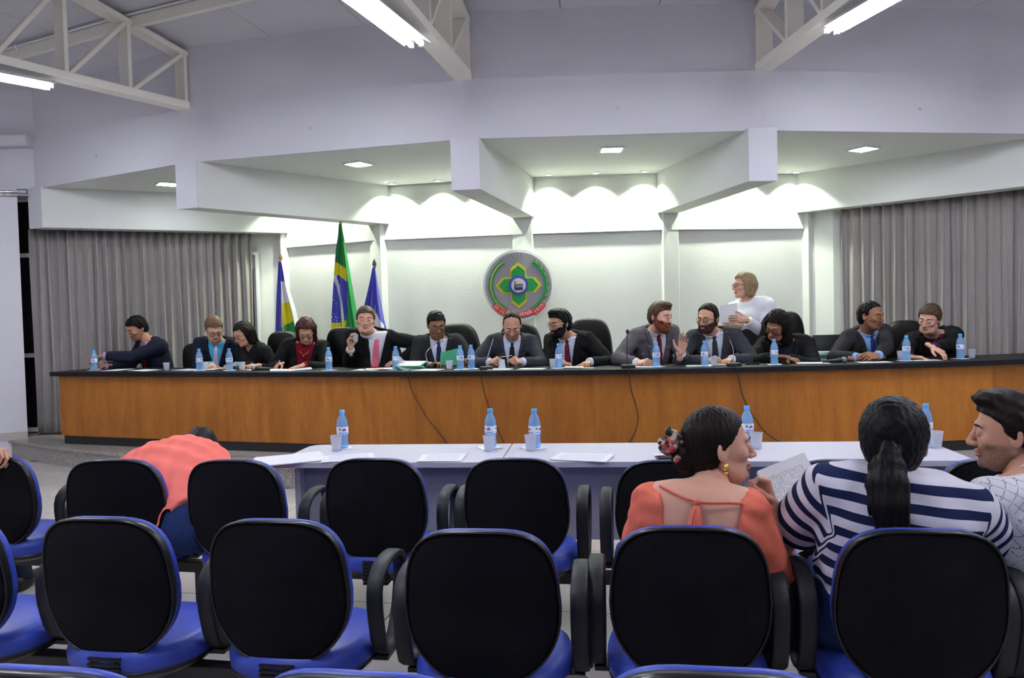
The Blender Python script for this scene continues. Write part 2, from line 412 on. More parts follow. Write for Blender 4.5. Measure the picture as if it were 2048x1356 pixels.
# rest of the hall (behind and beside the camera)
for nm, a, b, z1 in (('wall_west', (-9.2, -7), (-9.2, 9.05), 6.4), ('wall_east', (9.2, -7), (9.2, 8.3), 6.4), ('wall_rear', (-9.2, -7), (9.2, -7), 6.4)):
    mb = MB(); a_, b_ = V(a), V(b); d = nrm(b_-a_); n = V(-d[1], d[0])*.1
    mb.prism([tuple(a_-n), tuple(b_-n), tuple(b_+n), tuple(a_+n)], 0, z1); tag(mb.build(nm, M['wall']), kind='structure')
mb = MB(); mb.prism([(5.75, 7.46), (9.2, 8.05), (9.2, 8.3), (5.75, 7.72)], 0, ZC+.02)
tag(mb.build('wall_right', M['wall']), kind='structure')
# roof lining: facets rising away from the stage, split into separate sheets
CE = thing('ceiling', None, None); tag(CE, kind='structure'); 
dirs = [nrm(V(-1, -.25))]+[nrm(away(p, 1)-p) for p in FP]+[nrm(V(1, -.05))]
SL = .235
for i in range(len(FW)-1):
    a, b = FW[i], FW[i+1]; n = 3 if 0 < i < 5 else 4
    for k in range(n):
        for j in range(3):
            r0, r1 = [(0, 2.4), (2.4, 5.2), (5.2, 9.5)][j]
            def cp(t, r): 
                p = a+(b-a)*t; d = nrm(dirs[i]*(1-t)+dirs[i+1]*t); q = p+d*r; return (q[0], q[1], ZT+SL*r)
            g = .0035/np.linalg.norm(b-a); t0, t1 = k/n+g, (k+1)/n-g
            r0 -= .05 if r0 == 0 else 0
            q = [cp(t0, r0+.003), cp(t1, r0+.003), cp(t1, r1-.003), cp(t0, r1-.003)]
            m_ = MB(); m_.add(q+[(x, y, z+.02) for x, y, z in q], [(0, 1, 2, 3), (7, 6, 5, 4), (0, 4, 5, 1), (1, 5, 6, 2), (2, 6, 7, 3), (3, 7, 4, 0)])
            o = m_.build('ceiling_panel', M['ceil'], CE)
m_ = MB(); m_.prism([(-9.4, -7.2), (9.4, -7.2), (9.4, 9.2), (-9.4, 9.2)], 6.38, 6.45); tag(m_.build('ceiling_rear', M['ceil']), kind='structure')
# ------------------------------------------------------------------ floor: separate tiles on a grout bed
ax = math.radians(11.1); U = V(math.cos(ax), -math.sin(ax)); W_ = V(math.sin(ax), math.cos(ax))
STEP = [V(-9.2, 10.4), V(-5.62, 8.76), V(-4.83, 8.21), V(-3.5, 7.45), V(-1.95, 6.80), V(-.6, 6.38), V(.8, 6.12), V(2.2, 6.03), V(3.6, 6.10), V(5.2, 6.42), V(7.5, 7.3), V(9.2, 8.3)]
def step_y(x): return float(np.interp(x, [p[0] for p in STEP], [p[1] for p in STEP]))
mb = MB(); mb.prism([(-9.3, -7.1), (9.3, -7.1), (9.3, 8.4), (-9.3, 9.1)], -.1, -.006); FL = tag(mb.build('floor', M['grout']), kind='structure')
T = .5; tm = MB(); g = .0025; h = T/2-g
tm.add([(-h, -h, -.006), (h, -h, -.006), (h, h, -.006), (-h, h, -.006), (-h+.002, -h+.002, 0), (h-.002, -h+.002, 0), (h-.002, h-.002, 0), (-h+.002, h-.002, 0)],
       [(4, 5, 6, 7), (0, 1, 5, 4), (1, 2, 6, 5), (2, 3, 7, 6), (3, 0, 4, 7)])
tme = tm.mesh('tile'); tme.materials.append(M['tile']); cnt = 0; far = MB()
org = V(1187-1187, 0)
P0 = Pz(1187, 1226, 0)[:2]
cand = []
for i in range(-26, 26):
    for j in range(-22, 18):
        c = P0+U*(T*(i+.5))+W_*(T*(j+.5))
        if abs(c[0]) > 9 or c[1] < -6.8 or c[1] > step_y(c[0])+.25: continue
        vis = c[1] > 2.2 and abs(c[0]/c[1]) < .72
        cand.append((0 if vis else 1, np.hypot(c[0], c[1]), c))
cand.sort(key=lambda t: (t[0], t[1]))
for k, (v, d, c) in enumerate(cand):
    if v == 0 and cnt < 290:
        o = bpy.data.objects.new('tile', tme); o.location = (c[0], c[1], 0); o.rotation_euler = (0, 0, -ax); COL.objects.link(o); o.parent = FL; cnt += 1
    else:
        q = [c+U*s*h+W_*t*h for s, t in ((-1, -1), (1, -1), (1, 1), (-1, 1))]
        far.add([(x[0], x[1], 0) for x in q], [(0, 1, 2, 3)])
tag(far.build('tile_field', M['tile'], FL), kind='stuff')
# stage platform
poly = [tuple(p) for p in STEP]+[(9.2, 10.6), (-9.2, 10.6)]
mb = MB(); mb.prism([tuple(V(p)+V(0, .02)) for p in STEP]+[(9.2, 10.6), (-9.2, 10.6)], 0, ZS-.03); ST = tag(mb.build('floor_stage', M['stage_floor']), kind='structure')
for i in range(len(STEP)-1):
    a, b = STEP[i], STEP[i+1]; L_ = np.linalg.norm(b-a); n = max(1, round(L_/1.2)); d = (b-a)/n; nn = nrm(V(-d[1], d[0]))
    for k in range(n):
        p, q = a+d*k+nrm(d)*.002, a+d*(k+1)-nrm(d)*.002
        m_ = MB(); m_.prism([tuple(p), tuple(q), tuple(q+nn*.03), tuple(p+nn*.03)], 0, ZS-.03); m_.build('riser_slab', M['granite'], ST)
        m_ = MB(); m_.prism([tuple(p-nn*.025), tuple(q-nn*.025), tuple(q+nn*.30), tuple(p+nn*.30)], ZS-.03, ZS); m_.build('step_slab', M['granite'], ST, bevel=.006)
mb = MB(); mb.prism([tuple(V(p)+V(0, .30)) for p in STEP]+[(9.2, 10.6), (-9.2, 10.6)], ZS-.03, ZS-.002); mb.build('floor_finish', M['stage_floor'], ST)

# ================================================================== TRUSSES, LIGHTS
def truss(A, d, length, label, stations, side=1):
    """A: end on the fascia (xy), d: outward xy direction"""
    t = thing('roof_truss', label, 'truss', (A[0], A[1], 3.53), 0, 'roof trusses')
    up = V(0, 0, 1); lat = V(-d[1], d[0], 0)
    def P(r, z): return V(d[0]*r, d[1]*r, z)
    z0, z1 = .045, .53; top = lambda r: z1+SL*r+.0
    W = .15
    def Lbar(a, b, nm, w=W):
        # a channel: web plate plus two flanges
        m_ = MB(); dd = nrm(b-a); u = nrm(np.cross(dd, lat)); 
        m_.bar(a, b, .05, w, up=lat)
        o = m_.build(nm, M['truss'], t, bevel=.003); return o
    m_ = MB(); m_.bar(P(0, z0), P(length, z0), .07, W, up=lat); m_.build('bottom_chord', M['truss'], t, bevel=.004)
    m_ = MB(); m_.bar(P(0, top(0)), P(length, top(length)), .05, W, up=lat); m_.build('top_chord', M['truss'], t, bevel=.004)
    for r in stations:
        m_ = MB(); m_.bar(P(r, z0), P(r, top(r)), .035, W*.95, up=lat); m_.build('upright', M['truss'], t, bevel=.003)
    for i in range(len(stations)-1):
        m_ = MB(); m_.bar(P(stations[i]+.02, top(stations[i])-.02), P(stations[i+1]-.03, z0+.02), .035, W*.8, up=lat); m_.build('diagonal', M['truss'], t, bevel=.003)
    # gussets and conduit
    return t
TD = [nrm(V(-.528, -.849)), nrm(V(-.20, -.98)), nrm(V(.10, -.995))]
TA = [V(-3.12, 7.66), V(-.37, 6.93), V(2.25, 6.89)]
STN = [.03, .60, 1.17, 1.75, 2.4, 3.1, 3.8, 4.6]
tr = ['cream steel roof truss at the left end of the fascia', 'cream steel roof truss in the middle of the fascia', 'cream steel roof truss at the right, beside the bright tube light']
for A, d, l in zip(TA, TD, tr): truss(A, d, 5.5, l, STN)
# ring purlin with conduit, passing behind the left truss
pa, pb, pc = Pz(-260, 190, 4.20), Pz(246, 50, 4.20), Pz(500, -12, 4.24)
t = thing('roof_purlin', 'cream purlin with a thin conduit under the roof lining behind the left truss', 'purlin', tuple(pb))
m_ = MB(); ext = pb+(pc-pb)*3.2
m_.bar(pa-pb, V(0, 0, 0), .05, .10); m_.bar(V(0, 0, 0), ext-pb, .05, .10); m_.build('channel', M['truss'], t, bevel=.004)
m_ = MB(); o_ = V(0, -.05, .055); m_.tube([pa-pb+o_, o_, ext-pb+o_], .012, 8); m_.build('conduit', M['white_plastic'], t, smooth=True)
m_ = MB(); m_.tube([V(-.02, -.04, .05), V(-.02, -.04, -.60)], .011, 8); m_.tube([V(-.02, -.04, -.42), V(-.02, -.04, -.46)], .016, 8); m_.build('conduit_drop', M['white_plastic'], t, smooth=True)
for s in (.35, .75):
    m_ = MB(); c = (pa-pb)*s+o_; m_.tube([c+V(0, 0, .02), c+V(.0, -.03, 0), c+V(0, 0, -.05)], .005, 6); m_.build('clip', M['white_plastic'], t)
# fluorescent fixtures under the trusses
def fluor(A, d, r0, off, label, length=1.25, z=3.50):
    c = V(A[0]+d[0]*(r0+length/2), A[1]+d[1]*(r0+length/2)); lat = V(-d[1], d[0]); c = c+lat*off
    t = thing('tube_light', label, 'light', (c[0], c[1], z), math.atan2(d[1], d[0]), 'twin fluorescent fixtures on the trusses')
    L_ = length/2
    m_ = MB(); 
    prof = [(-.11, -.035), (-.055, 0), (.055, 0), (.11, -.035), (.105, -.038), (.05, -.006), (-.05, -.006), (-.105, -.038)]
    n = len(prof); vs = [(x, y, zz) for x in (-L_, L_) for y, zz in prof]
    m_.add(vs, [tuple(range(n)), tuple(range(n, 2*n))[::-1]]+[(i, n+i, n+(i+1) % n, (i+1) % n) for i in range(n)])
    m_.build('tray', M['tray'], t)
    for y in (-.04, .04):
        m_ = MB(); m_.tube([(-L_+.03, y, -.048), (L_-.03, y, -.048)], .014, 10); m_.build('tube', M['tube'], t, smooth=True)
        for x in (-L_+.02, L_-.02):
            m_ = MB(); m_.box((x, y, -.045), (.03, .03, .04)); m_.build('lamp_holder', M['white_plastic'], t, bevel=.004)
    return t
f1a, f1b = Pz(107, 178, 3.44)[:2], Pz(-30, 155, 3.44)[:2]
def fluor_px(p0, p1, label, z=3.44):
    a, b = Pz(*p0, z)[:2], Pz(*p1, z)[:2]; d = nrm(b-a); fluor(a, d, 0.0, 0, label, 1.25, z+.05)
fluor_px((104, 176), (-30, 151), 'twin fluorescent tube light under the left truss')
fluor_px((835, 92), (705, -8), 'twin fluorescent tube light beside the middle truss')
fluor_px((1660, 66), (1810, -18), 'twin fluorescent tube light below the right truss')
for k, (A, d, r) in enumerate([(TA[0], TD[0], 4.6), (TA[1], TD[1], 4.9), (TA[2], TD[2], 4.9), (TA[0], TD[0], 8.2), (TA[1], TD[1], 8.8), (TA[2], TD[2], 8.8), (V(5.0, 5.6), nrm(V(.35, -.94)), 0), (V(5.6, 2.5), nrm(V(.35, -.94)), 0)]):
    fluor(A, d, r, 0, 'twin fluorescent tube light hung further back in the hall', 1.25, 3.5)
# square recessed panels
for k, (px, py) in enumerate([(335, 367), (717, 327), (1223, 298), (1727, 297)]):
    p = Pz(px, py, ZC); ang = math.atan2(*(CEN-p[:2])[::-1])
    t = thing('ceiling_panel_light', ['square white ceiling light in the far left bay', 'square white ceiling light left of the middle beam', 'square white ceiling light in the bay above the crest', 'square white ceiling light in the right bay'][k], 'light', tuple(p), ang, 'square panel lights in the stage ceiling')
    m_ = MB()
    for s in (-1, 1): m_.box((s*.105, 0, -.006), (.02, .23, .014)); m_.box((0, s*.105, -.006), (.19, .02, .014))
    m_.build('frame', M['white_plastic'], t)
    m_ = MB(); m_.box((0, 0, -.008), (.19, .19, .01)); m_.build('diffuser', M['panel'], t)
# small spots washing the back wall
spots = []
for i in range(4):
    a, b = KP[i], KP[i+1]
    for f in ((.2, .5, .8) if i else (.22, .5, .78)):
        p = a+(b-a)*f; p = away(p, .16); spots.append(p)
for k, p in enumerate(spots):
    t = thing('recessed_spot', ['leftmost', 'middle', 'rightmost'][k % 3]+' small round spotlight in the '+['bay behind the flags', 'bay left of the crest', 'bay right of the crest', 'bay above the curly-haired woman'][k//3], 'light', (p[0], p[1], ZC), 0, 'small round spotlights along the back wall')
    m_ = MB(); m_.lathe([(.045, -.001), (.045, -.008), (.034, -.008), (.034, -.002)], 18); m_.build('ring', M['white_plastic'], t, smooth=True)
    m_ = MB(); m_.lathe([(.001, -.004), (.033, -.004), (.033, -.002)], 18); m_.build('lamp', M['spotlamp'], t)
    ld = bpy.data.lights.new('spot_light', 'SPOT'); ld.energy = SPOT_W; ld.color = SPOT_C; ld.spot_size = math.radians(112); ld.spot_blend = .35; ld.shadow_soft_size = .03
    lo = bpy.data.objects.new('spot_light', ld); COL.objects.link(lo); lo.parent = t; lo.location = (0, 0, -.012)
# ================================================================== PRESIDING BENCH
BT = .98
BX = [(-4.93, 8.36), (-3.69, 7.93), (-2.34, 7.48), (-1.03, 7.12), (0.0, 6.88), (1.176, 6.69), (2.436, 6.61), (3.4, 6.63), (4.4, 6.76), (5.6, 7.02)]
_bx = np.array([p[0] for p in BX]); _by = np.array([p[1] for p in BX])
_cf = np.polyfit(_bx, _by, 3)
def bf(x): return float(np.polyval(_cf, x))          # bench front edge y(x)
def bn(x):
    s = np.polyval(np.polyder(_cf), x); return nrm(V(-s, 1.0))    # inward normal
def bench_pt(x, o):
    n = bn(x); return V(x+n[0]*o, bf(x)+n[1]*o)
def px_on_bench(px, o):
    """xy of the spot on the bench top seen at image column px, o metres behind the front edge"""
    lo, hi = -5.5, 6.0
    k = (px-1024)/F
    for _ in range(40):
        m = (lo+hi)/2; p = bench_pt(m, o); 
        if p[0]/p[1] < (ray(px, 735)[0]/ray(px, 735)[1]): lo = m
        else: hi = m
    return bench_pt(m, o), m
BENCH = thing('presiding_bench', 'long curved bench of orange-brown wood with a black top, on the stage', 'bench', (0, 6.9, ZS))
def arc_slab(mb, x0, x1, o0, o1, z0, z1, n):
    xs = np.linspace(x0, x1, n+1); vs = []; 
    for x in xs:
        a, b = bench_pt(x, o0), bench_pt(x, o1); vs += [(a[0], a[1]-6.9, z0-ZS), (b[0], b[1]-6.9, z0-ZS), (b[0], b[1]-6.9, z1-ZS), (a[0], a[1]-6.9, z1-ZS)]
    fs = [(3, 2, 1, 0), (n*4, n*4+1, n*4+2, n*4+3)]
    for i in range(n):
        for k in range(4): fs.append((i*4+k, i*4+(k+1) % 4, (i+1)*4+(k+1) % 4, (i+1)*4+k))
    mb.add(vs, fs)
XL = -4.98
m_ = MB(); arc_slab(m_, XL, 5.45, 0, .66, BT-.045, BT, 60); m_.build('worktop', M['black_top'], BENCH, bevel=.004)
m_ = MB(); arc_slab(m_, XL+.09, 5.4, .07, .55, ZS, ZS+.09, 60); m_.build('plinth', M['plinth'], BENCH)
def x_at(px):
    return px_on_bench(px, .06)[1]
seams = [XL+.06]+[x_at(p) for p in (455, 797, 1188, 1578, 1985)]+[5.4]
for i in range(len(seams)-1):
    m_ = MB(); arc_slab(m_, seams[i]+.0004, seams[i+1]-.0004, .06, .08, ZS+.09, BT-.045, 12); m_.build('wood_panel', M['wood'], BENCH)
m_ = MB(); arc_slab(m_, XL+.06, XL+.085, .08, .55, ZS+.09, BT-.045, 1); m_.build('end_panel', M['wood'], BENCH)
m_ = MB(); arc_slab(m_, XL+.3, 5.5, .40, .42, ZS+.3, BT-.045, 40); m_.build('modesty_panel', M['wood'], BENCH)

# ================================================================== WHITE TABLES
TU = V(math.cos(ax), -math.sin(ax)); TW = V(math.sin(ax), math.cos(ax))
A0 = Pz(545, 926, .74)[:2]; A1 = Pz(1003, 919, .74)[:2]; A3 = Pz(1957, 921, .74)[:2]
tb = nrm(A3-A0); tw = V(-tb[1], tb[0]); ta = math.atan2(tb[1], tb[0])
LT = [np.linalg.norm(A1-A0)]; rest = np.linalg.norm(A3-A0)-LT[0]; LT += [rest/2, rest/2]
DEP = .56
pos = 0
TABLES = []
for k, L_ in enumerate(LT):
    o = A0+tb*pos; pos += L_
    t = thing('white_table', ['white laminate table, left end of the row before the stage', 'white laminate table in the middle of the row, beneath the crest side', 'white laminate table at the right end of the row, in front of the striped shirt'][k], 'table', (o[0], o[1], 0), ta, 'white tables in a row')
    TABLES.append(t)
    r = .07; L2 = L_-.004
    def rr(corners):
        pts = []
        for (x, y, sx, sy, rd) in corners:
            if not rd: pts.append((x, y)); continue
            for a in np.linspace(0, PI/2, 6):
                c, s_ = math.cos(a), math.sin(a)
                if (sx, sy) in ((1, 1), (-1, -1)): cc, ss = c, s_
                else: cc, ss = s_, c
                pts.append((x-sx*rd+sx*rd*cc, y-sy*rd+sy*rd*ss))
        return pts
    rl = r if k == 0 else 0; rr_ = r if k == 2 else 0
    poly = rr([(L2, DEP, 1, 1, rr_), (.002, DEP, -1, 1, rl), (.002, 0, -1, -1, 0), (L2, 0, 1, -1, 0)])
    m_ = MB(); m_.prism(poly, .715, .74); m_.build('tabletop', M['white_top'], t, bevel=.003)
    m_ = MB(); m_.box((L_/2, -.001, .727), (L2, .004, .026)); m_.build('edge_band', M['edge_grey'], t)
    m_ = MB(); m_.box((L_/2, .17, .51), (L_-.16, .018, .41)); m_.build('modesty_panel', M['panel_grey'], t)
    for x in (.09, L_-.09):
        g_ = MB(); g_.box((x, .28, .36), (.03, .36, .71)); g_.box((x, .28, .02), (.045, .48, .04)); g_.build('leg', M['edge_grey'], t, bevel=.003)
def on_table(px, py): 
    return Pz(px, py, .7402)

# ================================================================== AUDIENCE CHAIRS
def superell(a, b, n, k, pw_top=3.5, pw_bot=2.5, taper=0.0):
    """outline in x,z"""
    out = []
    for i in range(k):
        t = 2*PI*i/k; c, s = math.cos(t), math.sin(t)
        p = pw_top if s > 0 else pw_bot
        x = a*math.copysign(abs(c)**(2/p), c); z = b*math.copysign(abs(s)**(2/p), s)
        x *= 1-taper*(z/b) if z > 0 else 1-0.10*(z/b)**2
        out.append((x, z))
    return out
def loft(mb, rings, mi=0, cap0=True, cap1=True):
    n = len(rings[0]); vs = [p for r in rings for p in r]; fs = []
    for i in range(len(rings)-1):
        for k in range(n): fs.append((i*n+k, i*n+(k+1) % n, (i+1)*n+(k+1) % n, (i+1)*n+k))
    if cap0: fs.append(tuple(range(n))[::-1])
    if cap1: fs.append(tuple(range((len(rings)-1)*n, len(rings)*n)))
    mb.add(vs, fs, mi)
def back_shape(mb, ys, scs, a, b, cz, k=44, taper=.06, lean=.10, curve=.035):
    rings = []
    for y, s in zip(ys, scs):
        rings.append([(x*s, y+(z*s)*-lean + curve*((x*s)/a)**2, cz+z*s) for x, z in superell(a, b, 0, k, taper=taper)])
    return rings
def make_chair():
    t = thing('audience_chair', 'x', 'chair')
    a, b, cz = .226, .230, .653
    # rear shell
    m_ = MB(); loft(m_, back_shape(m_, [-.241, -.240, -.236], [.10, .92, .972], a, b, cz)); m_.build('back_shell', M['fab_black'], t, smooth=True)
    m_ = MB(); loft(m_, back_shape(m_, [-.222, -.236, -.242, -.241, -.230, -.214, -.208], [.955, .965, .975, .992, 1.0, .99, .95], a, b, cz)); m_.build('back_rim', M['plastic_black'], t, smooth=True)
    m_ = MB(); loft(m_, back_shape(m_, [-.212, -.206, -.192, -.180, -.173, -.170], [.955, .985, .985, .95, .85, .3], a, b, cz)); m_.build('backrest', M['fab_blue'], t, smooth=True)
    # seat cushion and pan
    def seat(zs, scs):
        return [[(x*s, -.005+y*s, z) for x, y in superell(.238, .232, 0, 40, 2.8, 2.6, taper=-.02)] for z, s in zip(zs, scs)]
    m_ = MB(); loft(m_, seat([.375, .385, .42, .445, .458, .460], [.94, .99, 1.0, .97, .85, .3])); m_.build('seat', M['fab_blue'], t, smooth=True)
    m_ = MB(); loft(m_, seat([.352, .356, .376, .388], [.55, .90, .99, .995])); m_.build('seat_pan', M['plastic_black'], t, smooth=True)
    # arms: closed D loops
    for s in (-1, 1):
        pts = []
        ctrl = [(-.055, .425), (-.085, .50), (-.10, .58), (-.088, .645), (-.03, .682), (.06, .690), (.135, .675), (.175, .62), (.165, .54), (.125, .46), (.075, .405), (.01, .395)]
        n = len(ctrl)
        for i in range(n):
            p0, p1, p2, p3 = [V(ctrl[(i+j-1) % n]) for j in range(4)]
            for u in (0, .5):
                q = .5*((2*p1)+(-p0+p2)*u+(2*p0-5*p1+4*p2-p3)*u*u+(-p0+3*p1-3*p2+p3)*u**3); pts.append((s*.268, q[0], q[1]))
        m_ = MB(); m_.tube(pts, 0, 12, close=True, flat=(.052, .024, (1, 0, 0))); m_.build('armrest', M['arm_black'], t, smooth=True)
        m_ = MB(); m_.box((s*.235, .03, .372), (.085, .09, .014)); m_.tube([(s*.262, .03, .38), (s*.262, .03, .40)], .012, 8); m_.build('arm_bracket', M['steel_black'], t)
    # back support with ribbed sleeve
    m_ = MB(); m_.bar((0, -.05, .345), (0, -.20, .345), .06, .012); m_.bar((0, -.195, .34), (0, -.198, .50), .06, .012, up=(0, 1, 0)); m_.build('back_support', M['steel_black'], t)
    m_ = MB()
    for i in range(7):
        z = .340+i*.0155; m_.box((0, -.214-.003*(i % 2), z), (.112, .055, .0085))
    m_.box((0, -.214, .385), (.10, .042, .105)); m_.build('ribbed_sleeve', M['plastic_black'], t, bevel=.003)
    m_ = MB(); m_.box((0, 0, .343), (.14, .20, .018)); m_.build('seat_bracket', M['steel_black'], t)
    return t
CH0 = make_chair(); used = False
ROOM_R = -math.radians(9.0)
front = [(-2.50, 3.67), (-1.79, 3.44), (-1.232, 3.36), (-.61, 3.31), (-.005, 3.23), (.62, 3.10), (1.29, 3.03), (1.86, 2.97)]
near = [(-1.89, 2.52), (-1.30, 2.41), (-.737, 2.33), (-.108, 2.16), (.477, 2.14), (1.083, 2.06), (1.67, 1.98)]
last = [(-.85, 1.345), (-.28, 1.295), (.33, 1.275)]
fl = ['black and blue chair at the far left of the front row, hand on its back', 'empty black and blue front row chair left of the man bent over in salmon', 'black and blue front row chair right of the bent man in salmon', 'empty black and blue chair before the left end of the white table, third from its left neighbour man', 'empty black and blue front row chair before the join of the white tables', 'front row chair half hidden behind the woman in salmon', 'front row chair half hidden behind the paper and the striped shirt', 'front row chair behind the bearded man in the patterned shirt']
fl[3] = 'empty black and blue front row chair before the leftmost white table'
nl = ['blue-edged chair cut off by the left edge of the frame, second row', 'leftmost whole chair of the second row, black back, blue seat below', 'second whole black-backed chair from the left in the second row', 'empty second row chair with bright blue top edge, left of the woman in salmon', 'black-backed chair of the woman in the salmon blouse', 'black-backed chair of the woman in the striped shirt', 'black-backed chair of the man in the patterned white shirt']
ll = ['top of a black chair back at the bottom left corner', 'top of a blue-edged chair back at the bottom, left of centre', 'top of a blue-edged chair back at the bottom, before the woman in salmon']
def place_row(pts, labels, group, rots):
    global used
    out = []
    for (x, y), l, r in zip(pts, labels, rots):
        c, s_ = math.cos(ROOM_R+r), math.sin(ROOM_R+r)
        # given point is the rear of the backrest; local rear at y=-.225
        loc = (x-s_*.235, y+c*.235, 0)
        if not used:
            o = CH0; o.location = loc; o.rotation_euler = (0, 0, ROOM_R+r); o['label'] = l; o['group'] = group; used = True
        else: o = dup(CH0, loc, ROOM_R+r, l, group)
        out.append(o)
    return out
CF = place_row(front, fl, 'chairs in the front row', [0, .14, 0, .02, 0, 0, 0, 0])
CN = place_row(near, nl, 'chairs in the second row', [0, 0, .0, .02, .02, 0, 0])
CL = place_row(last, ll, 'chairs in the nearest row', [0, 0, 0])
def seat_beam(chairs, label):
    a, b = V(chairs[0].location), V(chairs[-1].location); d = nrm(b-a)
    t = thing('seat_beam', label, 'beam', (a[0], a[1], 0), math.atan2(d[1], d[0]))
    L_ = np.linalg.norm(b-a)
    m_ = MB(); m_.box((L_/2, 0, .308), (L_+.45, .06, .05)); m_.build('rail', M['steel_black'], t, bevel=.004)
    k = max(2, len(chairs)//2+1)
    for x in np.linspace(.28, L_-.28, k):
        m_ = MB(); m_.box((x, 0, .16), (.05, .04, .26)); m_.bar((x, -.22, .022), (x, .24, .022), .05, .03); m_.build('leg', M['steel_black'], t, bevel=.004)
        for y in (-.21, .23):
            m_ = MB(); m_.lathe([(.022, 0), (.022, .012)], 10, (x, y, 0)); m_.build('foot', M['plastic_black'], t)
seat_beam(CF[:4], 'black steel beam carrying the left half of the front row')
seat_beam(CF[4:], 'black steel beam carrying the right half of the front row')
seat_beam(CN[:4], 'black steel beam carrying the left half of the second row')
seat_beam(CN[4:], 'black steel beam carrying the right half of the second row')
seat_beam(CL, 'black steel beam carrying the nearest row')

# ================================================================== PRESIDING CHAIRS
def make_exec():
    t = thing('presiding_chair', 'x', 'chair')
    a, b, cz = .237, .355, .80
    def rings(ys, scs):
        return back_shape(None, ys, scs, a, b, cz, taper=.10, lean=.12, curve=.05)
    m_ = MB(); loft(m_, rings([.15, .175, .185, .175, .15], [.3, .90, .98, 1.0, .985])); m_.build('back_shell', M['leather'], t, smooth=True)
    m_ = MB(); loft(m_, rings([.155, .14, .11, .095, .09], [.97, .99, .96, .88, .3])); m_.build('backrest', M['leather'], t, smooth=True)
    m_ = MB(); loft(m_, [[(x*s, y*s-.08, z) for x, y in superell(.25, .24, 0, 36)] for z, s in zip([.40, .41, .45, .475, .48], [.9, .98, 1, .93, .4])]); m_.build('seat', M['leather'], t, smooth=True)
    for s in (-1, 1):
        m_ = MB(); m_.tube([(s*.27, .12, .46), (s*.28, .10, .60), (s*.28, .02, .65), (s*.28, -.15, .645), (s*.275, -.2, .58), (s*.26, -.15, .45)], 0, 8, flat=(.05, .03, (1, 0, 0))); m_.build('armrest', M['plastic_black'], t, smooth=True)
    m_ = MB(); m_.lathe([(.03, .10), (.03, .40)], 12); m_.build('gas_column', M['chrome'], t, smooth=True)
    m_ = MB()
    for k in range(5):
        a_ = 2*PI*k/5; m_.bar((0, 0, .10), (.26*math.cos(a_), .26*math.sin(a_), .06), .05, .03)
    m_.build('star_base', M['plastic_black'], t, bevel=.004)
    for k in range(5):
        a_ = 2*PI*k/5; m_ = MB(); m_.sphere((.26*math.cos(a_), .26*math.sin(a_), .027), .027, 10, 6); m_.build('caster', M['plastic_black'], t, smooth=True)
    return t
EX0 = make_exec()
# (image column, distance of the chair centre from the camera plane, top z, label)
ex = [(322, 8.62, -.55, 'dark chair of the man reaching to the left'), (376, 8.65, -.16, 'dark round-backed chair of the man with glasses and light blue shirt'), (512, 8.70, -.4, 'dark chair of the woman in black beside the curtain end'), (551, 8.52, 0, 'dark round-topped chair between the woman in black and the red-haired woman'),
      (674, 8.20, .05, 'empty dark high-backed chair between the red-haired woman and the man with the pink tie'), (745, 7.98, -.08, 'dark chair hidden behind the man with the pink tie'), (906, 7.98, .06, 'dark round-topped chair of the man with the green folder'),
      (1032, 7.86, .05, 'dark chair of the man looking down below the crest'), (1176, 7.72, .09, 'dark round-topped chair of the man turned left with white-armed glasses'), (1300, 7.60, -.1, 'dark chair of the red-bearded man'),
      (1420, 7.60, -.1, 'dark chair of the bearded man with black-framed glasses'), (1575, 7.55, .13, 'dark round-topped chair of the curly-haired woman'), (1730, 7.60, -.3, 'dark chair of the man in the blue shirt'), (1828, 7.72, -.05, 'dark chair of the man in the black jacket')]
u2 = False
for px, D, dz, l in ex:
    p = PD(px, 640, D); x = p[0]; n = bn(x); ang = math.atan2(n[1], n[0])-PI/2
    if not u2: o = EX0; o.location = (x, D, ZS); o.rotation_euler = (0, 0, ang); o['label'] = l; o['group'] = 'chairs behind the bench'; u2 = True
    else: o = dup(EX0, (x, D, ZS), ang, l, 'chairs behind the bench')
    o.scale = (1, 1, 1+dz*.6)

# ================================================================== CURTAINS
def curtain(path, z0, z1, folds, label, seed, amp=.045):
    r_ = np.random.RandomState(seed)
    P_ = [V(p) for p in path]; seglen = [np.linalg.norm(P_[i+1]-P_[i]) for i in range(len(P_)-1)]; L_ = sum(seglen)
    n = folds*14; ph = np.cumsum(np.clip(r_.normal(1, .22, n), .3, 2)); ph = ph/ph[-1]*folds*2*PI
    amps = np.interp(np.linspace(0, 1, n), np.linspace(0, 1, folds+1), r_.uniform(.6, 1.25, folds+1))*amp
    rows = 14; vs = []
    for j in range(rows+1):
        v = j/rows; z = z0+(z1-z0)*v
        for i in range(n):
            s = i/(n-1)*L_; k = 0; ss = s
            while k < len(seglen)-1 and ss > seglen[k]: ss -= seglen[k]; k += 1
            d = nrm(P_[k+1]-P_[k]); p = P_[k]+d*ss; nn = V(d[1], -d[0])
            flare = 1.0-.25*v
            dr = .02*math.sin(ph[i]*.5+3*v)*(1-v)
            q = p+nn*(math.sin(ph[i]+.25*math.sin(ph[i]*.37+v*2))*amps[i]*flare)+d*(dr+amps[i]*.35*math.sin(2*ph[i])*flare)
            vs.append((q[0], q[1], z+(.006*math.sin(ph[i]) if j == 0 else 0)))
    fs = [(j*n+i, j*n+i+1, (j+1)*n+i+1, (j+1)*n+i) for j in range(rows) for i in range(n-1)]
    m_ = MB(); m_.add(vs, fs); me = m_.mesh('curtain', True)
    o = obj('curtain', me, M['curtain']); md = o.modifiers.new('t', 'SOLIDIFY'); md.thickness = .004
    return tag(o, label, 'curtain')
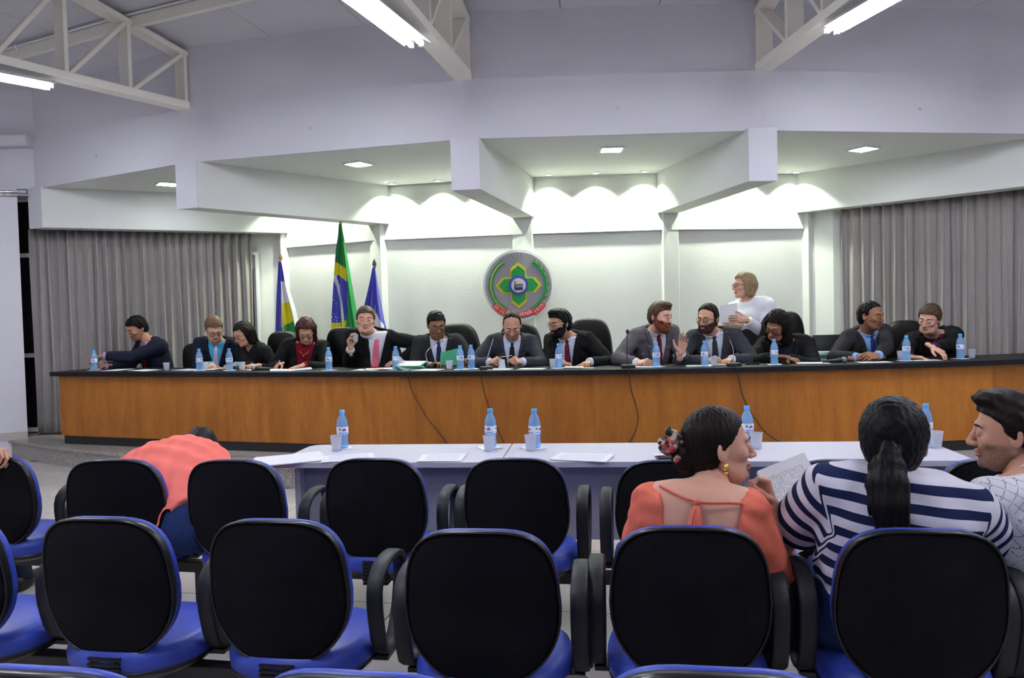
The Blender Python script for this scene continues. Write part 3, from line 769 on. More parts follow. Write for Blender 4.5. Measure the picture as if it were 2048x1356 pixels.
curtain([(-5.60, 9.14), (-5.1, 9.22), (-3.27, 9.93)], .215, 2.60, 25, 'pleated grey curtain hanging behind the left end of the bench', 3, .052)
curtain([(3.80, 8.98), (5.3, 7.62), (5.9, 7.0)], .215, 2.60, 25, 'pleated grey curtain hanging behind the right end of the bench', 5, .052)

# ================================================================== CREST
def crest():
    c2 = PD(1037, 571, 8.93); D = 8.925; R = .398
    # plane normal faces the audience, parallel to the wall corner region
    t = thing('wall_crest', 'round municipal crest with a green four-pointed star and red ribbon', 'crest', (c2[0], D, c2[2]), 0)
    def disc(nm, r, y, m, th=.012, r0=0, n=64, c=(0, 0)):
        m_ = MB(); vs = []; 
        if r0 == 0:
            pts = [(c[0]+r*math.cos(2*PI*k/n), c[1]+r*math.sin(2*PI*k/n)) for k in range(n)]
            vs = [(x, y-th, z) for x, z in pts]+[(x, y, z) for x, z in pts]
            m_.add(vs, [tuple(range(n)), tuple(range(n, 2*n))[::-1]]+[(k, n+k, n+(k+1) % n, (k+1) % n) for k in range(n)])
        else:
            for rr_, yy in ((r0, y-th), (r, y-th), (r, y), (r0, y)):
                vs += [(c[0]+rr_*math.cos(2*PI*k/n), yy, c[1]+rr_*math.sin(2*PI*k/n)) for k in range(n)]
            m_.add(vs, [(q*n+k, q*n+(k+1) % n, ((q+1) % 4)*n+(k+1) % n, ((q+1) % 4)*n+k) for q in range(4) for k in range(n)])
        return m_.build(nm, m, t)
    WH = mat('crest_white', (.72, .73, .74), .5); GY = mat('crest_ground', (.62, .60, .63), .5); BK = mat('crest_ray', (.03, .02, .08), .5)
    GR = mat('crest_green', (.015, .28, .07), .45); YE = mat('crest_yellow', (.60, .52, .02), .45); BL = mat('crest_blue', (.07, .05, .45), .45); RD = mat('crest_red', (.62, .05, .05), .45)
    LG = mat('crest_leaf', (.02, .27, .08), .5); GO = mat('crest_ochre', (.45, .33, .05), .5)
    disc('backing', R+.006, -.0, WH, .03); disc('ground', R-.016, -.03, GY, .004)
    # rays
    N_ = 110; m_ = MB()
    for k in range(N_):
        a = 2*PI*k/N_
        if -2.35 < (a if a < PI else a-2*PI) < -.8 and False: continue
        c, s = math.cos(a), math.sin(a); w0, w1 = .0006, .0040; ra, rb = .09, R-.022
        m_.add([(c*ra-s*w0, -.0345, s*ra+c*w0), (c*ra+s*w0, -.0345, s*ra-c*w0), (c*rb+s*w1, -.0345, s*rb-c*w1), (c*rb-s*w1, -.0345, s*rb+c*w1),
                (c*ra-s*w0, -.036, s*ra+c*w0), (c*ra+s*w0, -.036, s*ra-c*w0), (c*rb+s*w1, -.036, s*rb-c*w1), (c*rb-s*w1, -.036, s*rb+c*w1)], [(4, 5, 6, 7), (0, 3, 2, 1), (0, 1, 5, 4), (2, 3, 7, 6), (1, 2, 6, 5), (3, 0, 4, 7)])
    m_.build('ray_ring', BK, t)
    # four-pointed star from extruded outline
    def star(nm, k, y, m, th):
        q = [(0, .262), (.086, .19), (.092, .10), (.10, .092), (.19, .088), (.262, 0)]
        pts = []
        for rot in range(4):
            for (x, z) in q[:-1]:
                for _ in range(rot): x, z = z, -x
                pts.append((x, z))
        pts = [(x*k, z*k) for x, z in pts]; n = len(pts)
        m_ = MB(); cen = n*2
        vs = [(x, y-th, z) for x, z in pts]+[(x, y, z) for x, z in pts]+[(0, y-th, 0)]
        m_.add(vs, [(i, (i+1) % n, cen) for i in range(n)]+[(i, n+i, n+(i+1) % n, (i+1) % n) for i in range(n)])
        return m_.build(nm, m, t)
    star('star_border', 1.0, -.036, YE, .006); 
    q = star('star', .86, -.042, GR, .005)
    disc('ring', .108, -.047, BL, .006); disc('hub', .082, -.053, GY, .003)
    # factory pictogram
    m_ = MB(); y = -.056
    def plate(pts, y=y, th=.004):
        n = len(pts); vs = [(x, y-th, z) for x, z in pts]+[(x, y, z) for x, z in pts]
        m_.add(vs, [tuple(range(n)), tuple(range(n, 2*n))[::-1]]+[(k, n+k, n+(k+1) % n, (k+1) % n) for k in range(n)])
    plate([(-.047, -.055), (.047, -.055), (.047, -.035), (-.047, -.035)]); plate([(-.047, -.035), (-.034, -.035), (-.036, .047), (-.045, .047)])
    plate([(-.034, -.035), (.047, -.035), (.047, -.022), (-.034, -.022)]);
    for x in (-.034, -.007, .020): plate([(x, -.004), (x+.027, -.004), (x+.027, .020), (x+.022, .020)][:4])
    for x in (-.034, -.010, .016, .040): plate([(x, -.022), (x+.007, -.022), (x+.007, -.004), (x, -.004)])
    m_.build('factory', BK, t)
    # laurel and coffee branches
    for s, m1, m2, nm in ((-1, LG, YE, 'left_branch'), (1, LG, GO, 'right_branch')):
        nm = 'branch'; m_ = MB()
        for i in range(26):
            f = i/25; a = math.radians(250-s*0) if False else None
            ang = math.radians(-62+f*118) if s > 0 else math.radians(242-f*118)
            for q_, (rr_, da) in enumerate(((.335, 25), (.295, -25), (.315, 0))):
                if q_ == 2 and i % 3: continue
                c = V(math.cos(ang)*rr_, math.sin(ang)*rr_); tdir = ang+s*(PI/2)+math.radians(da*s*-1)
                d = V(math.cos(tdir), math.sin(tdir)); n_ = V(-d[1], d[0]); l, w_ = .026, .0085
                pts = [c-d*l, c+n_*w_, c+d*l, c-n_*w_]
                col = 1 if ((s > 0 and q_ == 0 and i % 3 == 0) or (s < 0 and q_ == 2)) else 0
                y0 = -.036-.003*(q_ % 2)
                vs = [(p[0], y0-.004, p[1]) for p in pts]+[(p[0], y0, p[1]) for p in pts]
                m_.add(vs, [(0, 1, 2, 3), (7, 6, 5, 4), (0, 4, 5, 1), (1, 5, 6, 2), (2, 6, 7, 3), (3, 7, 4, 0)], col)
        rr_ = .315; arc = [((math.cos(a_)*rr_), -.0405, math.sin(a_)*rr_) for a_ in np.radians(np.linspace(-62, 56, 24) if s > 0 else np.linspace(242, 124, 24))]
        m_.tube(arc, .0045, 6, mi=1 if s < 0 else 0)
        m_.build(nm, [m1, m2], t)
    # ribbon
    def band(a0, a1, r0, r1, y, nm):
        m_ = MB(); n = 16; vs = []
        for i in range(n+1):
            a_ = math.radians(a0+(a1-a0)*i/n)
            for rr_, yy in ((r0, y-.006), (r1, y-.006), (r1, y), (r0, y)): vs.append((math.cos(a_)*rr_, yy, math.sin(a_)*rr_))
        fs = [(4*i+q, 4*i+(q+1) % 4, 4*(i+1)+(q+1) % 4, 4*(i+1)+q) for i in range(n) for q in range(4)]+[(3, 2, 1, 0), (4*n, 4*n+1, 4*n+2, 4*n+3)]
        m_.add(vs, fs); return m_.build(nm, RD, t)
    band(217, 243, .325, .388, -.040, 'ribbon'); band(297, 323, .325, .388, -.040, 'ribbon'); band(241, 299, .300, .362, -.047, 'ribbon')
    def arc_text(s, mid, r, size, m, y, parent, step):
        n = len(s)
        for i, ch in enumerate(s):
            if ch == ' ': continue
            a_ = math.radians(mid+(i-(n-1)/2)*step)
            cu = bpy.data.curves.new('letter', 'FONT'); cu.body = ch; cu.size = size; cu.extrude = .0015; cu.align_x = 'CENTER'; cu.align_y = 'CENTER'
            o = bpy.data.objects.new('letter', cu); COL.objects.link(o)
            dg = bpy.context.evaluated_depsgraph_get(); me = bpy.data.meshes.new_from_object(o.evaluated_get(dg)); bpy.data.objects.remove(o)
            R_ = Matrix.Translation((math.cos(a_)*r, y, math.sin(a_)*r)) @ Matrix.Rotation(-(a_+PI/2), 4, 'Y') @ Matrix.Rotation(PI/2, 4, 'X')
            me.transform(R_); me.materials.clear(); obj('letter', me, m, parent)
    arc_text('25-11', 230, .354, .050, M['txt_white'], -.0485, t, 4.6)
    arc_text('1977', 310, .354, .052, M['txt_white'], -.0485, t, 5.4)
    arc_text('VILHENA', 270, .330, .058, M['txt_white'], -.0555, t, 7.2)
crest()

# ================================================================== FLAGS
def flag(name, label, base_px, topz, tip_px, D, cols, fn, finial, poly_edges, polelean=0.0):
    """poly_edges: list of (v 0..1 top-down, x_left, x_right in metres rel. to pole top, z)"""
    pt = PD(tip_px[0], tip_px[1], D)
    t = thing(name, label, 'flag', (pt[0]+polelean, D, ZS), 0, 'flags on poles behind the bench')
    base = V(0, 0, .03); top = V(-polelean, 0, pt[2]-ZS)
    m_ = MB(); m_.lathe([(.16, 0), (.16, .015), (.05, .03), (.02, .05), (.02, .06)], 20); m_.build('pole_base', M['finial'], t, smooth=True)
    m_ = MB(); m_.tube([base, top], .011, 10); m_.build('pole', M['pole'], t, smooth=True)
    m_ = MB(); zf = top
    m_.add(*[[(zf[0]+r*math.cos(2*PI*k/10), zf[1]+r*.5*math.sin(2*PI*k/10), zf[2]+z) for r, z in ((.008, -.02), (.02, 0), (.012, .01), (.026, .03), (.022, .055), (.002, .10)) for k in range(10)],
             [(i*10+k, i*10+(k+1) % 10, (i+1)*10+(k+1) % 10, (i+1)*10+k) for i in range(5) for k in range(10)]])
    m_.build('finial', finial, t, smooth=True)
    # cloth
    NU, NV = 110, 190; vs = []; fs = []; mi = []
    ev = [e[0] for e in poly_edges]
    for j in range(NV+1):
        v = j/NV; z = np.interp(v, ev, [e[3] for e in poly_edges])-ZS; xl = np.interp(v, ev, [e[1] for e in poly_edges]); xr = np.interp(v, ev, [e[2] for e in poly_edges])
        for i in range(NU+1):
            u = i/NU; wd = xr-xl
            am = min(.03, wd*.16)
            y = -.03-am*math.sin(u*PI*5+.8+v*.6)-am*.5*math.sin(u*PI*9+2)
            vs.append((top[0]+xl+wd*u, y, z))
    for j in range(NV):
        for i in range(NU):
            fs.append((j*(NU+1)+i, (j+1)*(NU+1)+i, (j+1)*(NU+1)+i+1, j*(NU+1)+i+1)); mi.append(fn((i+.5)/NU, (j+.5)/NV))
    me = bpy.data.meshes.new('flag_cloth'); me.from_pydata(vs, [], fs); 
    for m in cols: me.materials.append(m)
    me.polygons.foreach_set('material_index', mi); me.polygons.foreach_set('use_smooth', [True]*len(fs))
    o = bpy.data.objects.new('cloth', me); finish(o, t); md = o.modifiers.new('t', 'SOLIDIFY'); md.thickness = .003
    return t, top
FB = mat('flag_blue', (.045, .05, .42), .6, sheen=.2); FW_ = mat('flag_white', (.68, .68, .76), .6); FY = mat('flag_yellow', (.68, .60, .02), .6); FG = mat('flag_green', (.02, .25, .06), .6); FGD = mat('flag_green_shade_and_motto', (.015, .17, .05), .6)  # FGD: flag green darkened as painted fold shade; also colours the motto letters
def mx(px, D, ref): return (px-ref)/F*D
# left state flag (D ~9.5); edges in pixels: y -> xl, xr
def edges(rows, D, tip):
    z_ = [PD(tip, r[0], D)[2] for r in rows]; y0, y1 = z_[0], z_[-1]
    return [((y0-z)/(y0-y1), mx(r[1], D, tip), mx(r[2], D, tip), z) for r, z in zip(rows, z_)]
D1 = 9.45
e1 = edges([(522, 559, 565), (545, 557, 570), (570, 555, 574), (620, 552, 588), (665, 549, 597), (720, 546, 604), (800, 545, 612)], D1, 562)
def f1(u, v):
    y = 522+v*278; x = np.interp(y, [522, 545, 570, 620, 665, 720, 800], [559, 557, 555, 552, 549, 546, 545])*(1-u)+u*np.interp(y, [522, 545, 570, 620, 665, 720, 800], [565, 570, 574, 588, 597, 604, 612])
    if y < 563 and u < .72: return 0
    if x < 561-(y-560)*.025: return 0
    xi = 586+(y-640)*.19; 
    if x > xi: return 1
    if y < 608-(x-562)*.35: return 1
    if y < 655-(x-558)*.5: return 2
    return 3
flag('state_flag', 'blue, white, yellow and green flag on a pole near the left curtain', None, 0, (562, 522), D1, [FB, FW_, FY, FG], f1, M['finial'], e1)
D2 = 8.95
rows2 = [(448, 679, 684), (470, 677, 687), (500, 672, 691), (540, 668, 696), (585, 664, 702), (620, 661, 707), (660, 658, 714), (740, 655, 722), (800, 655, 724)]
e2 = edges(rows2, D2, 681)
ys2 = [r[0] for r in rows2]
def px2(u, y): return np.interp(y, ys2, [r[1] for r in rows2])*(1-u)+u*np.interp(y, ys2, [r[2] for r in rows2])
def f2(u, v):
    y = 448+v*352; x = px2(u, y)
    xg = np.interp(y, [525, 560, 600, 640, 665, 700], [691, 691, 690, 687, 685, 682])
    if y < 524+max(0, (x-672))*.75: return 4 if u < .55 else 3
    if x > xg: return 3
    if y < 549+max(0, (x-676))*1.05: return 2
    if y < 644-max(0, (x-678))*.5:
        bx = np.interp(y, [556, 575, 600, 640], [668, 674, 678, 681]); 
        if abs(x-bx) < 3.3: return 1
        return 0
    if y < 700: return 2
    return 3
tf, top2 = flag('national_flag', 'tall green flag with yellow, blue disc and white lettered band', None, 0, (681, 448), D2, [FB, FW_, FY, FG, FGD], f2, M['finial'], e2)
# motto on the band
motto = 'ORDEM E PROGRESSO'; band_pts = [(558, 668.5), (575, 674), (600, 678), (640, 681)]
dg = bpy.context.evaluated_depsgraph_get()
def letter(ch, size, mtx, m, parent, ext=.001):
    cu = bpy.data.curves.new('letter', 'FONT'); cu.body = ch; cu.size = size; cu.extrude = ext; cu.align_x = 'CENTER'; cu.align_y = 'CENTER'
    o = bpy.data.objects.new('letter', cu); COL.objects.link(o); dg = bpy.context.evaluated_depsgraph_get()
    me = bpy.data.meshes.new_from_object(o.evaluated_get(dg)); bpy.data.objects.remove(o); me.transform(mtx); me.materials.clear(); return obj('letter', me, m, parent)
for i, ch in enumerate(motto):
    if ch == ' ': continue
    y = 560+i*4.9; x = np.interp(y, [b_[0] for b_ in band_pts], [b_[1] for b_ in band_pts]); p = PD(x, y, D2-.098)
    dx = np.interp(y+3, [b_[0] for b_ in band_pts], [b_[1] for b_ in band_pts])-x; a_ = -PI/2+math.atan2(dx, 3)
    letter(ch, .030, Matrix.Translation(Vector(p)-Vector((tf.location.x, tf.location.y, ZS))) @ Matrix.Rotation(PI/2, 4, 'X') @ Matrix.Rotation(a_, 4, 'Z'), FGD, tf)
m_ = MB()
for (x, y) in [(664, 634), (668, 640), (671, 634), (662, 641), (674, 641), (669, 628), (672, 607), (666, 600), (662, 612), (676, 636)]:
    p = PD(x, y, D2-.08); p = p-V(tf.location.x, tf.location.y, ZS); m_.lathe([(.006, -.001), (.006, .001)], 6, (0, 0, 0)); m_.v[-12:] = [(p[0]+a_[0], p[1]+a_[2], p[2]+a_[1]) for a_ in m_.v[-12:]]
m_.build('star_print', FW_, tf)
D3 = 8.90
rows3 = [(535, 745, 750), (560, 740, 753), (600, 730, 758), (640, 720, 764), (675, 712, 771), (740, 704, 778), (800, 703, 780)]
e3 = edges(rows3, D3, 748); ys3 = [r[0] for r in rows3]
def f3(u, v):
    y = 535+v*265; x = np.interp(y, ys3, [r[1] for r in rows3])*(1-u)+u*np.interp(y, ys3, [r[2] for r in rows3])
    if y > 628+(x-750)*1.6 and x > 741 and x < 764: return 1
    if x < 725 and y > 640+(x-712)*.2: return 2
    return 0
flag('city_flag', 'blue flag with white and yellow folds, behind the man with the pink tie', None, 0, (749, 535), D3, [FB, FW_, FY], f3, M['finial_dark'], e3)
# ================================================================== SMALL THINGS
def make_bottle():
    t = thing('water_bottle', 'x', 'bottle')
    prof = [(.020, .0), (.029, .003), (.0315, .012), (.031, .03), (.0295, .045), (.031, .058), (.031, .115), (.0315, .125), (.0305, .140), (.026, .158), (.018, .175), (.0135, .186), (.0135, .197)]
    m_ = MB(); m_.lathe(prof, 22); m_.build('body', M['bottle'], t, smooth=True)
    m_ = MB(); m_.lathe([(.0318, .078), (.0322, .080), (.0322, .116), (.0318, .118)], 24, cap=False); m_.build('label', M['label'], t, smooth=True)
    m_ = MB(); m_.lathe([(.0145, .188), (.0150, .190), (.0150, .206), (.0135, .208)], 16); m_.build('cap', M['cap_blue'], t, smooth=True)
    # printed marks wrapped on the label: leaf, wavy brand stroke, lower band
    m_ = MB()
    def patch(a0, a1, z0, z1, mi, n=6, wav=0):
        vs = []
        for i in range(n+1):
            a = a0+(a1-a0)*i/n; dz = wav*math.sin(i*2.2)
            for z in (z0, z1): vs.append((.0327*math.cos(a), .0327*math.sin(a), z+dz))
        m_.add(vs, [(2*i, 2*i+2, 2*i+3, 2*i+1) for i in range(n)], mi)
    for k in range(3):
        a = k*2*PI/3
        patch(a-.20, a+.12, .100, .110, 0, 4); patch(a+.3, a+1.05, .096, .103, 1, 7, .0012); patch(a+.5, a+.9, .104, .110, 1, 4, .001); patch(a-.2, a+1.5, .082, .087, 2, 8)
    m_.build('label_print', [M['label_green'], M['label_purple'], M['label_blue']], t)
    return t
B0 = make_bottle(); ub = [False]
def bottle(p, rot, label, group, s=1.0):
    if not ub[0]: o = B0; ub[0] = True; o.location = p; o.rotation_euler = (0, 0, rot); o['label'] = label; o['group'] = group
    else: o = dup(B0, p, rot, label, group)
    o.scale = (s, s, s); return o
NP = MB(); NP.box((0, 0, .0015), (.115, .115, .002)); NPM = NP.mesh('napkin'); NPM.materials.append(M['napkin'])
def napkin(p, rot, label, group):
    o = bpy.data.objects.new('napkin', NPM); o.location = p; o.rotation_euler = (0, 0, rot); COL.objects.link(o); tag(o, label, 'napkin', group)
def make_cup():
    m_ = MB(); m_.lathe([(.024, .003), (.0245, 0), (.0255, .0), (.027, .02), (.0335, .078), (.0355, .080), (.0350, .082), (.0325, .0805), (.0325, .078), (.026, .02), (.0245, .003)], 20, cap=False)
    m_.lathe([(.0002, .003), (.0245, .0035)], 20, cap=False); me = m_.mesh('cup', True); me.materials.append(M['cup']); return me
CUPM = make_cup()
def cup(p, label, group, flip=False, s=1.0):
    o = bpy.data.objects.new('plastic_cup', CUPM); o.location = p; COL.objects.link(o); o.scale = (s, s, s)
    if flip: o.rotation_euler = (PI, 0, 0); o.location = (p[0], p[1], p[2]+.082*s)
    tag(o, label, 'cup', group); return o
zt = BT+.0005
who = ['the man reaching to the left', 'the man with glasses and light blue shirt', 'the woman in black beside him', 'the red-haired woman', 'the man with the pink tie', 'the left of the two near the green folder', 'the right of the two near the green folder',
       'the man with white-armed glasses', 'the red-bearded man', 'the bearded man with black-framed glasses', 'the curly-haired woman', 'the man in the blue shirt', 'the man in the black jacket']
bl = [189, 399, 459, 658, 792, 921, 943, 1118, 1313, 1410, 1549, 1813, 1921]
off = [.26, .24, .24, .20, .22, .20, .26, .22, .20, .20, .22, .26, .28]
for k, (px, o_) in enumerate(zip(bl, off)):
    p, _ = px_on_bench(px, o_); w_ = who[k]
    l = ('blue water bottle on the bench before '+w_) if 'two' not in w_ else 'blue water bottle, '+w_
    if k == 0: l = 'small blue water bottle at the left end of the bench, being opened'
    bottle((p[0], p[1], zt+(.003 if k != 6 else 0.003)), k*1.3-2.0, l, 'water bottles on the bench', 1.06)
    napkin((p[0], p[1], zt), .3*k, 'white napkin under the bottle before '+w_ if 'two' not in w_ else 'white napkin under the bottle, '+w_, 'napkins on the bench')
cu = [(333, .25, 'clear plastic cup right of the man reaching left'), (411, .36, 'plastic cup behind the bottle of the man with light blue shirt'), (484, .30, 'plastic cup right of the bottle of the woman in black'), (803, .33, 'plastic cup behind the bottle of the man with the pink tie'),
      (899, .22, 'plastic cup left of the two bottles near the green folder'), (1106, .30, 'plastic cup left of the bottle of the man with white-armed glasses'), (1429, .20, 'pinkish clear cup before the man with black-framed glasses'),
      (1802, .36, 'plastic cup behind the bottle before the man in the blue shirt'), (1944, .30, 'empty plastic cup at the right end of the bench')]
for px, o_, l in cu:
    p, _ = px_on_bench(px, o_); cup((p[0], p[1], zt), l, 'plastic cups on the bench')
p, _ = px_on_bench(1004, .20); cup((p[0], p[1], zt+.001), 'plastic cup upside down before the man looking down', 'plastic cups on the bench', True, 1.05)

def sheet(me_name, w_, h_, n, curl, material, seed=0, th=.0008):
    """stack of n slightly fanned sheets with a little curl; real thickness"""
    r_ = np.random.RandomState(seed); m_ = MB(); NX, NY = 8, 6
    for k in range(n):
        a = r_.uniform(-.05, .05)*(k > 0); dx, dy = r_.uniform(-.006, .006, 2)*(k > 0); ca, sa = math.cos(a), math.sin(a); z0 = k*.0016
        vs = []
        for lay in (0, 1):
            for j in range(NY+1):
                for i in range(NX+1):
                    x, y = (i/NX-.5)*w_, (j/NY-.5)*h_
                    zz = z0+lay*.0012+curl*max(0, (x/w_+y/h_))**2*.5*(.3+k/n) + curl*.3*max(0, -(x/w_)-.2)
                    vs.append((x*ca-y*sa+dx, x*sa+y*ca+dy, zz))
        N1 = (NX+1)*(NY+1); fs = []
        for j in range(NY):
            for i in range(NX):
                q = j*(NX+1)+i; fs.append((q, q+NX+1, q+NX+2, q+1)); fs.append((N1+q, N1+q+1, N1+q+NX+2, N1+q+NX+1))
        rim = [i for i in range(NX+1)]+[j*(NX+1)+NX for j in range(1, NY+1)]+[NY*(NX+1)+i for i in range(NX-1, -1, -1)]+[j*(NX+1) for j in range(NY-1, 0, -1)]
        for i in range(len(rim)):
            a_, b_ = rim[i], rim[(i+1) % len(rim)]; fs.append((a_, b_, N1+b_, N1+a_))
        m_.add(vs, fs)
    me = m_.mesh(me_name); uv = me.uv_layers.new(name='UVMap')
    co = np.zeros(len(me.vertices)*3); me.vertices.foreach_get('co', co); co = co.reshape(-1, 3)
    li = np.zeros(len(me.loops), int); me.loops.foreach_get('vertex_index', li)
    uvs = np.stack([co[li, 0]/w_+.5, co[li, 1]/h_+.5], 1).astype(np.float32); uv.data.foreach_set('uv', uvs.ravel())
    me.materials.append(material); return me
def paper_at(p, rot, w_, h_, n, curl, label, group=None, material=None, name='paper_sheet', seed=0, cat='paper'):
    me = sheet(name, w_, h_, n, curl, material or M['print'], seed); o = bpy.data.objects.new(name, me); o.location = p; o.rotation_euler = (0, 0, rot); COL.objects.link(o)
    return tag(o, label, cat, group)
G = 'papers on the bench'
bp = [(235, .28, .2, .21, .297, 1, .004, 'loose paper sheet before the man reaching to the left'), (290, .22, 1.4, .21, .297, 2, .004, 'papers right of the man reaching to the left'), (375, .28, 1.3, .21, .297, 2, .004, 'papers left of the bottle of the man with light blue shirt'), (424, .42, .1, .21, .297, 2, .01, 'papers under the hands of the man with light blue shirt'),
      (510, .3, 1.2, .15, .2, 1, .002, 'small paper left of the open magazine'), (735, .20, 1.45, .18, .26, 2, .004, 'white paper before the pink tie'), (852, .16, 1.4, .21, .297, 2, .003, 'papers left of the green folder man, by the bottle pair'), (1000, .14, 1.5, .15, .21, 2, .004, 'papers under the upside-down cup'),
      (1064, .17, 1.45, .17, .24, 1, .003, 'paper right of the man looking down'), (1147, .22, 1.5, .12, .16, 6, .002, 'thick folded white papers before the man with white-armed glasses'), (1176, .2, 1.4, .07, .10, 1, .002, 'small card right of the folded white papers'), (1290, .24, 1.3, .21, .25, 2, .004, 'papers under the hand of the red-bearded man'),
      (1398, .22, 1.5, .16, .22, 1, .003, 'paper left of the bottle of the man with black-framed glasses'), (1440, .36, 1.4, .18, .22, 1, .003, 'paper under the hand of the man with black-framed glasses'), (1625, .22, 1.45, .19, .26, 3, .012, 'papers right of the curly-haired woman'), (1748, .17, 1.5, .16, .27, 1, .002, 'paper before the clasped hands'), (1852, .20, 1.5, .12, .23, 1, .003, 'paper before the man in the black jacket')]
for k, (px, o_, r_, w_, h_, n, c_, l) in enumerate(bp):
    p, m = px_on_bench(px, o_); nn = bn(m); paper_at((p[0], p[1], zt+.002), math.atan2(nn[1], nn[0])-PI/2+r_, w_, h_, n, c_, l, G, seed=k, material=M['paper'] if n > 1 else None)
# open magazine of the red-haired woman
p, m = px_on_bench(582, .20)
t = thing('open_magazine', 'open magazine before the red-haired woman', 'magazine', (p[0], p[1], zt), .28)
for s in (-1, 1):
    me = sheet('page', .19, .26, 7, .0, M['print'], 5+s); o = obj('page', me, M['print'], t, loc=(s*.097, 0, .002)); o.rotation_euler = (0, -.05*s, 0)
m_ = MB(); m_.box((0, 0, .001), (.39, .265, .0015)); m_.build('cover', M['label_blue'], t)
# dark folder with orange insert by the pink tie; green folders pile
p, m = px_on_bench(765, .30)
t = thing('document_folder', 'dark open folder with orange insert before the pink tie', 'folder', (p[0], p[1], zt), .22)
m_ = MB(); m_.box((0, 0, .004), (.34, .24, .006)); m_.build('cover', M['black'], t, bevel=.002)
m_ = MB(); m_.box((-.03, -.02, .009), (.26, .20, .003)); m_.build('page', M['paper'], t)
m_ = MB(); m_.box((-.05, -.09, .0115), (.10, .06, .002)); m_.build('card', M['orange'], t)
p, m = px_on_bench(818, .34)
t = thing('green_folder_pile', 'pile of green card folders between the pink tie and the green folder man', 'folder', (p[0], p[1], zt), .25)
for i in range(5):
    m_ = MB(); m_.box(((-.015+.01*i), .0, 0), (.25, .32, .004)); o = m_.build('folder', M['green_folder'], t); o.location = (0, 0, .004+i*.011); o.rotation_euler = (.02*i, -.03+.012*i, .3-.17*i)
    m_ = MB(); m_.box(((-.015+.01*i), .0, 0), (.225, .30, .005)); o2 = m_.build('page', M['paper'], t); o2.location = (0, 0, .0085+i*.011); o2.rotation_euler = (.02*i, -.03+.012*i, .3-.17*i)
# desk microphones
def desk_mic(px, o_, pts_px, label, ring=True):
    p, m = px_on_bench(px, o_); t = thing('desk_microphone', label, 'microphone', (p[0], p[1], zt), 0, 'gooseneck microphones on the bench')
    m_ = MB(); m_.prism([(-.06, -.045), (.06, -.045), (.055, .045), (-.055, .045)], 0, .030); m_.build('base', M['black'], t, bevel=.006)
    m_ = MB(); m_.lathe([(.006, 0), (.006, .006)], 8, (.03, -.02, .03)); m_.build('button', M['chrome'], t)
    pts = [V(0, .01, .03), V(0, .01, .055)]
    for (x, y) in pts_px: q = PD(x, y, p[1]+.01); pts.append(q-V(p[0], p[1], zt))
    P2 = []
    for i in range(len(pts)-1):
        p0, p1, p2, p3 = pts[max(0, i-1)], pts[i], pts[i+1], pts[min(len(pts)-1, i+2)]
        for u in (0, .25, .5, .75): P2.append(.5*((2*p1)+(-p0+p2)*u+(2*p0-5*p1+4*p2-p3)*u*u+(-p0+3*p1-3*p2+p3)*u**3))
    P2.append(pts[-1])
    m_ = MB(); m_.tube(P2, .0042, 8); m_.build('gooseneck', M['chrome'] if ring else M['black'], t, smooth=True)
    m_ = MB(); m_.sphere(tuple(pts[-1]), .016 if not ring else .011, 12, 8, sc=(1, 1, 1.25)); m_.build('windscreen', M['black'], t, smooth=True)
    d = nrm(pts[-1]-pts[-2]); m_ = MB(); m_.tube([pts[-1]-d*.022, pts[-1]-d*.014], .0085, 10); m_.build('light_ring', M['red'], t, smooth=True)
    return p
mics = [(856, .40, [(852, 708), (862, 694), (877, 684)], 'gooseneck microphone of the man with the green folder', True), (973, .15, [(976, 712), (982, 692), (988, 675)], 'gooseneck microphone left of the man looking down', True), (1256, .12, [(1254, 712), (1254, 690), (1255, 663)], 'gooseneck microphone with round windscreen, before the grey suit of the red-bearded man', False), (1467, .12, [(1467, 712), (1466, 697), (1458, 676)], 'gooseneck microphone right of the man with black-framed glasses', True)]
cab = [[(815, 748), (822, 775), (836, 805), (856, 838), (880, 868), (900, 893)], [(961, 748), (966, 775), (974, 803), (985, 838), (1000, 868), (1012, 893)], [(1258, 747), (1261, 775), (1271, 808), (1276, 835), (1270, 865), (1252, 893)], [(1474, 744), (1481, 775), (1490, 803), (1508, 835), (1535, 868), (1572, 890)]]
for k, mm in enumerate(mics):
    p = desk_mic(*mm); c_ = []
    q0 = px_on_bench(cab[k][0][0], .02)[0]; e = px_on_bench(cab[k][0][0], -.012)[0]
    c_ += [V(p[0], p[1]-.04, zt+.012), V((p[0]+q0[0])/2, (p[1]+q0[1])/2, zt+.006), V(q0[0], q0[1], zt+.005), V(e[0], e[1], zt-.008)]
    for (x, y) in cab[k][1:]:
        b_, m = px_on_bench(x, .045); D = b_[1]-.0; c_.append(PD(x, y, D))
    l_ = c_[-1]; f_ = px_on_bench(cab[k][-1][0]+(4 if k != 2 else -14), .0)[0]; c_ += [V(f_[0], f_[1], ZS+.10), V(f_[0]+.03, f_[1]-.02, ZS+.006)]
    P2 = []
    for i in range(len(c_)-1):
        p0, p1, p2, p3 = c_[max(0, i-1)], c_[i], c_[i+1], c_[min(len(c_)-1, i+2)]
        for u in (0, .25, .5, .75): P2.append(.5*((2*p1)+(-p0+p2)*u+(2*p0-5*p1+4*p2-p3)*u*u+(-p0+3*p1-3*p2+p3)*u**3))
    P2.append(c_[-1]); m_ = MB(); m_.tube(P2, .0038, 6)
    tag(m_.build('microphone_cable', M['black'], smooth=True), ['black cable down the bench front, left of the middle', 'black cable down the bench front below the crest', 'black cable bulging to the right on the bench front', 'black cable curving right down the bench front, behind the salmon woman'][k], 'cable', 'microphone cables on the bench front')
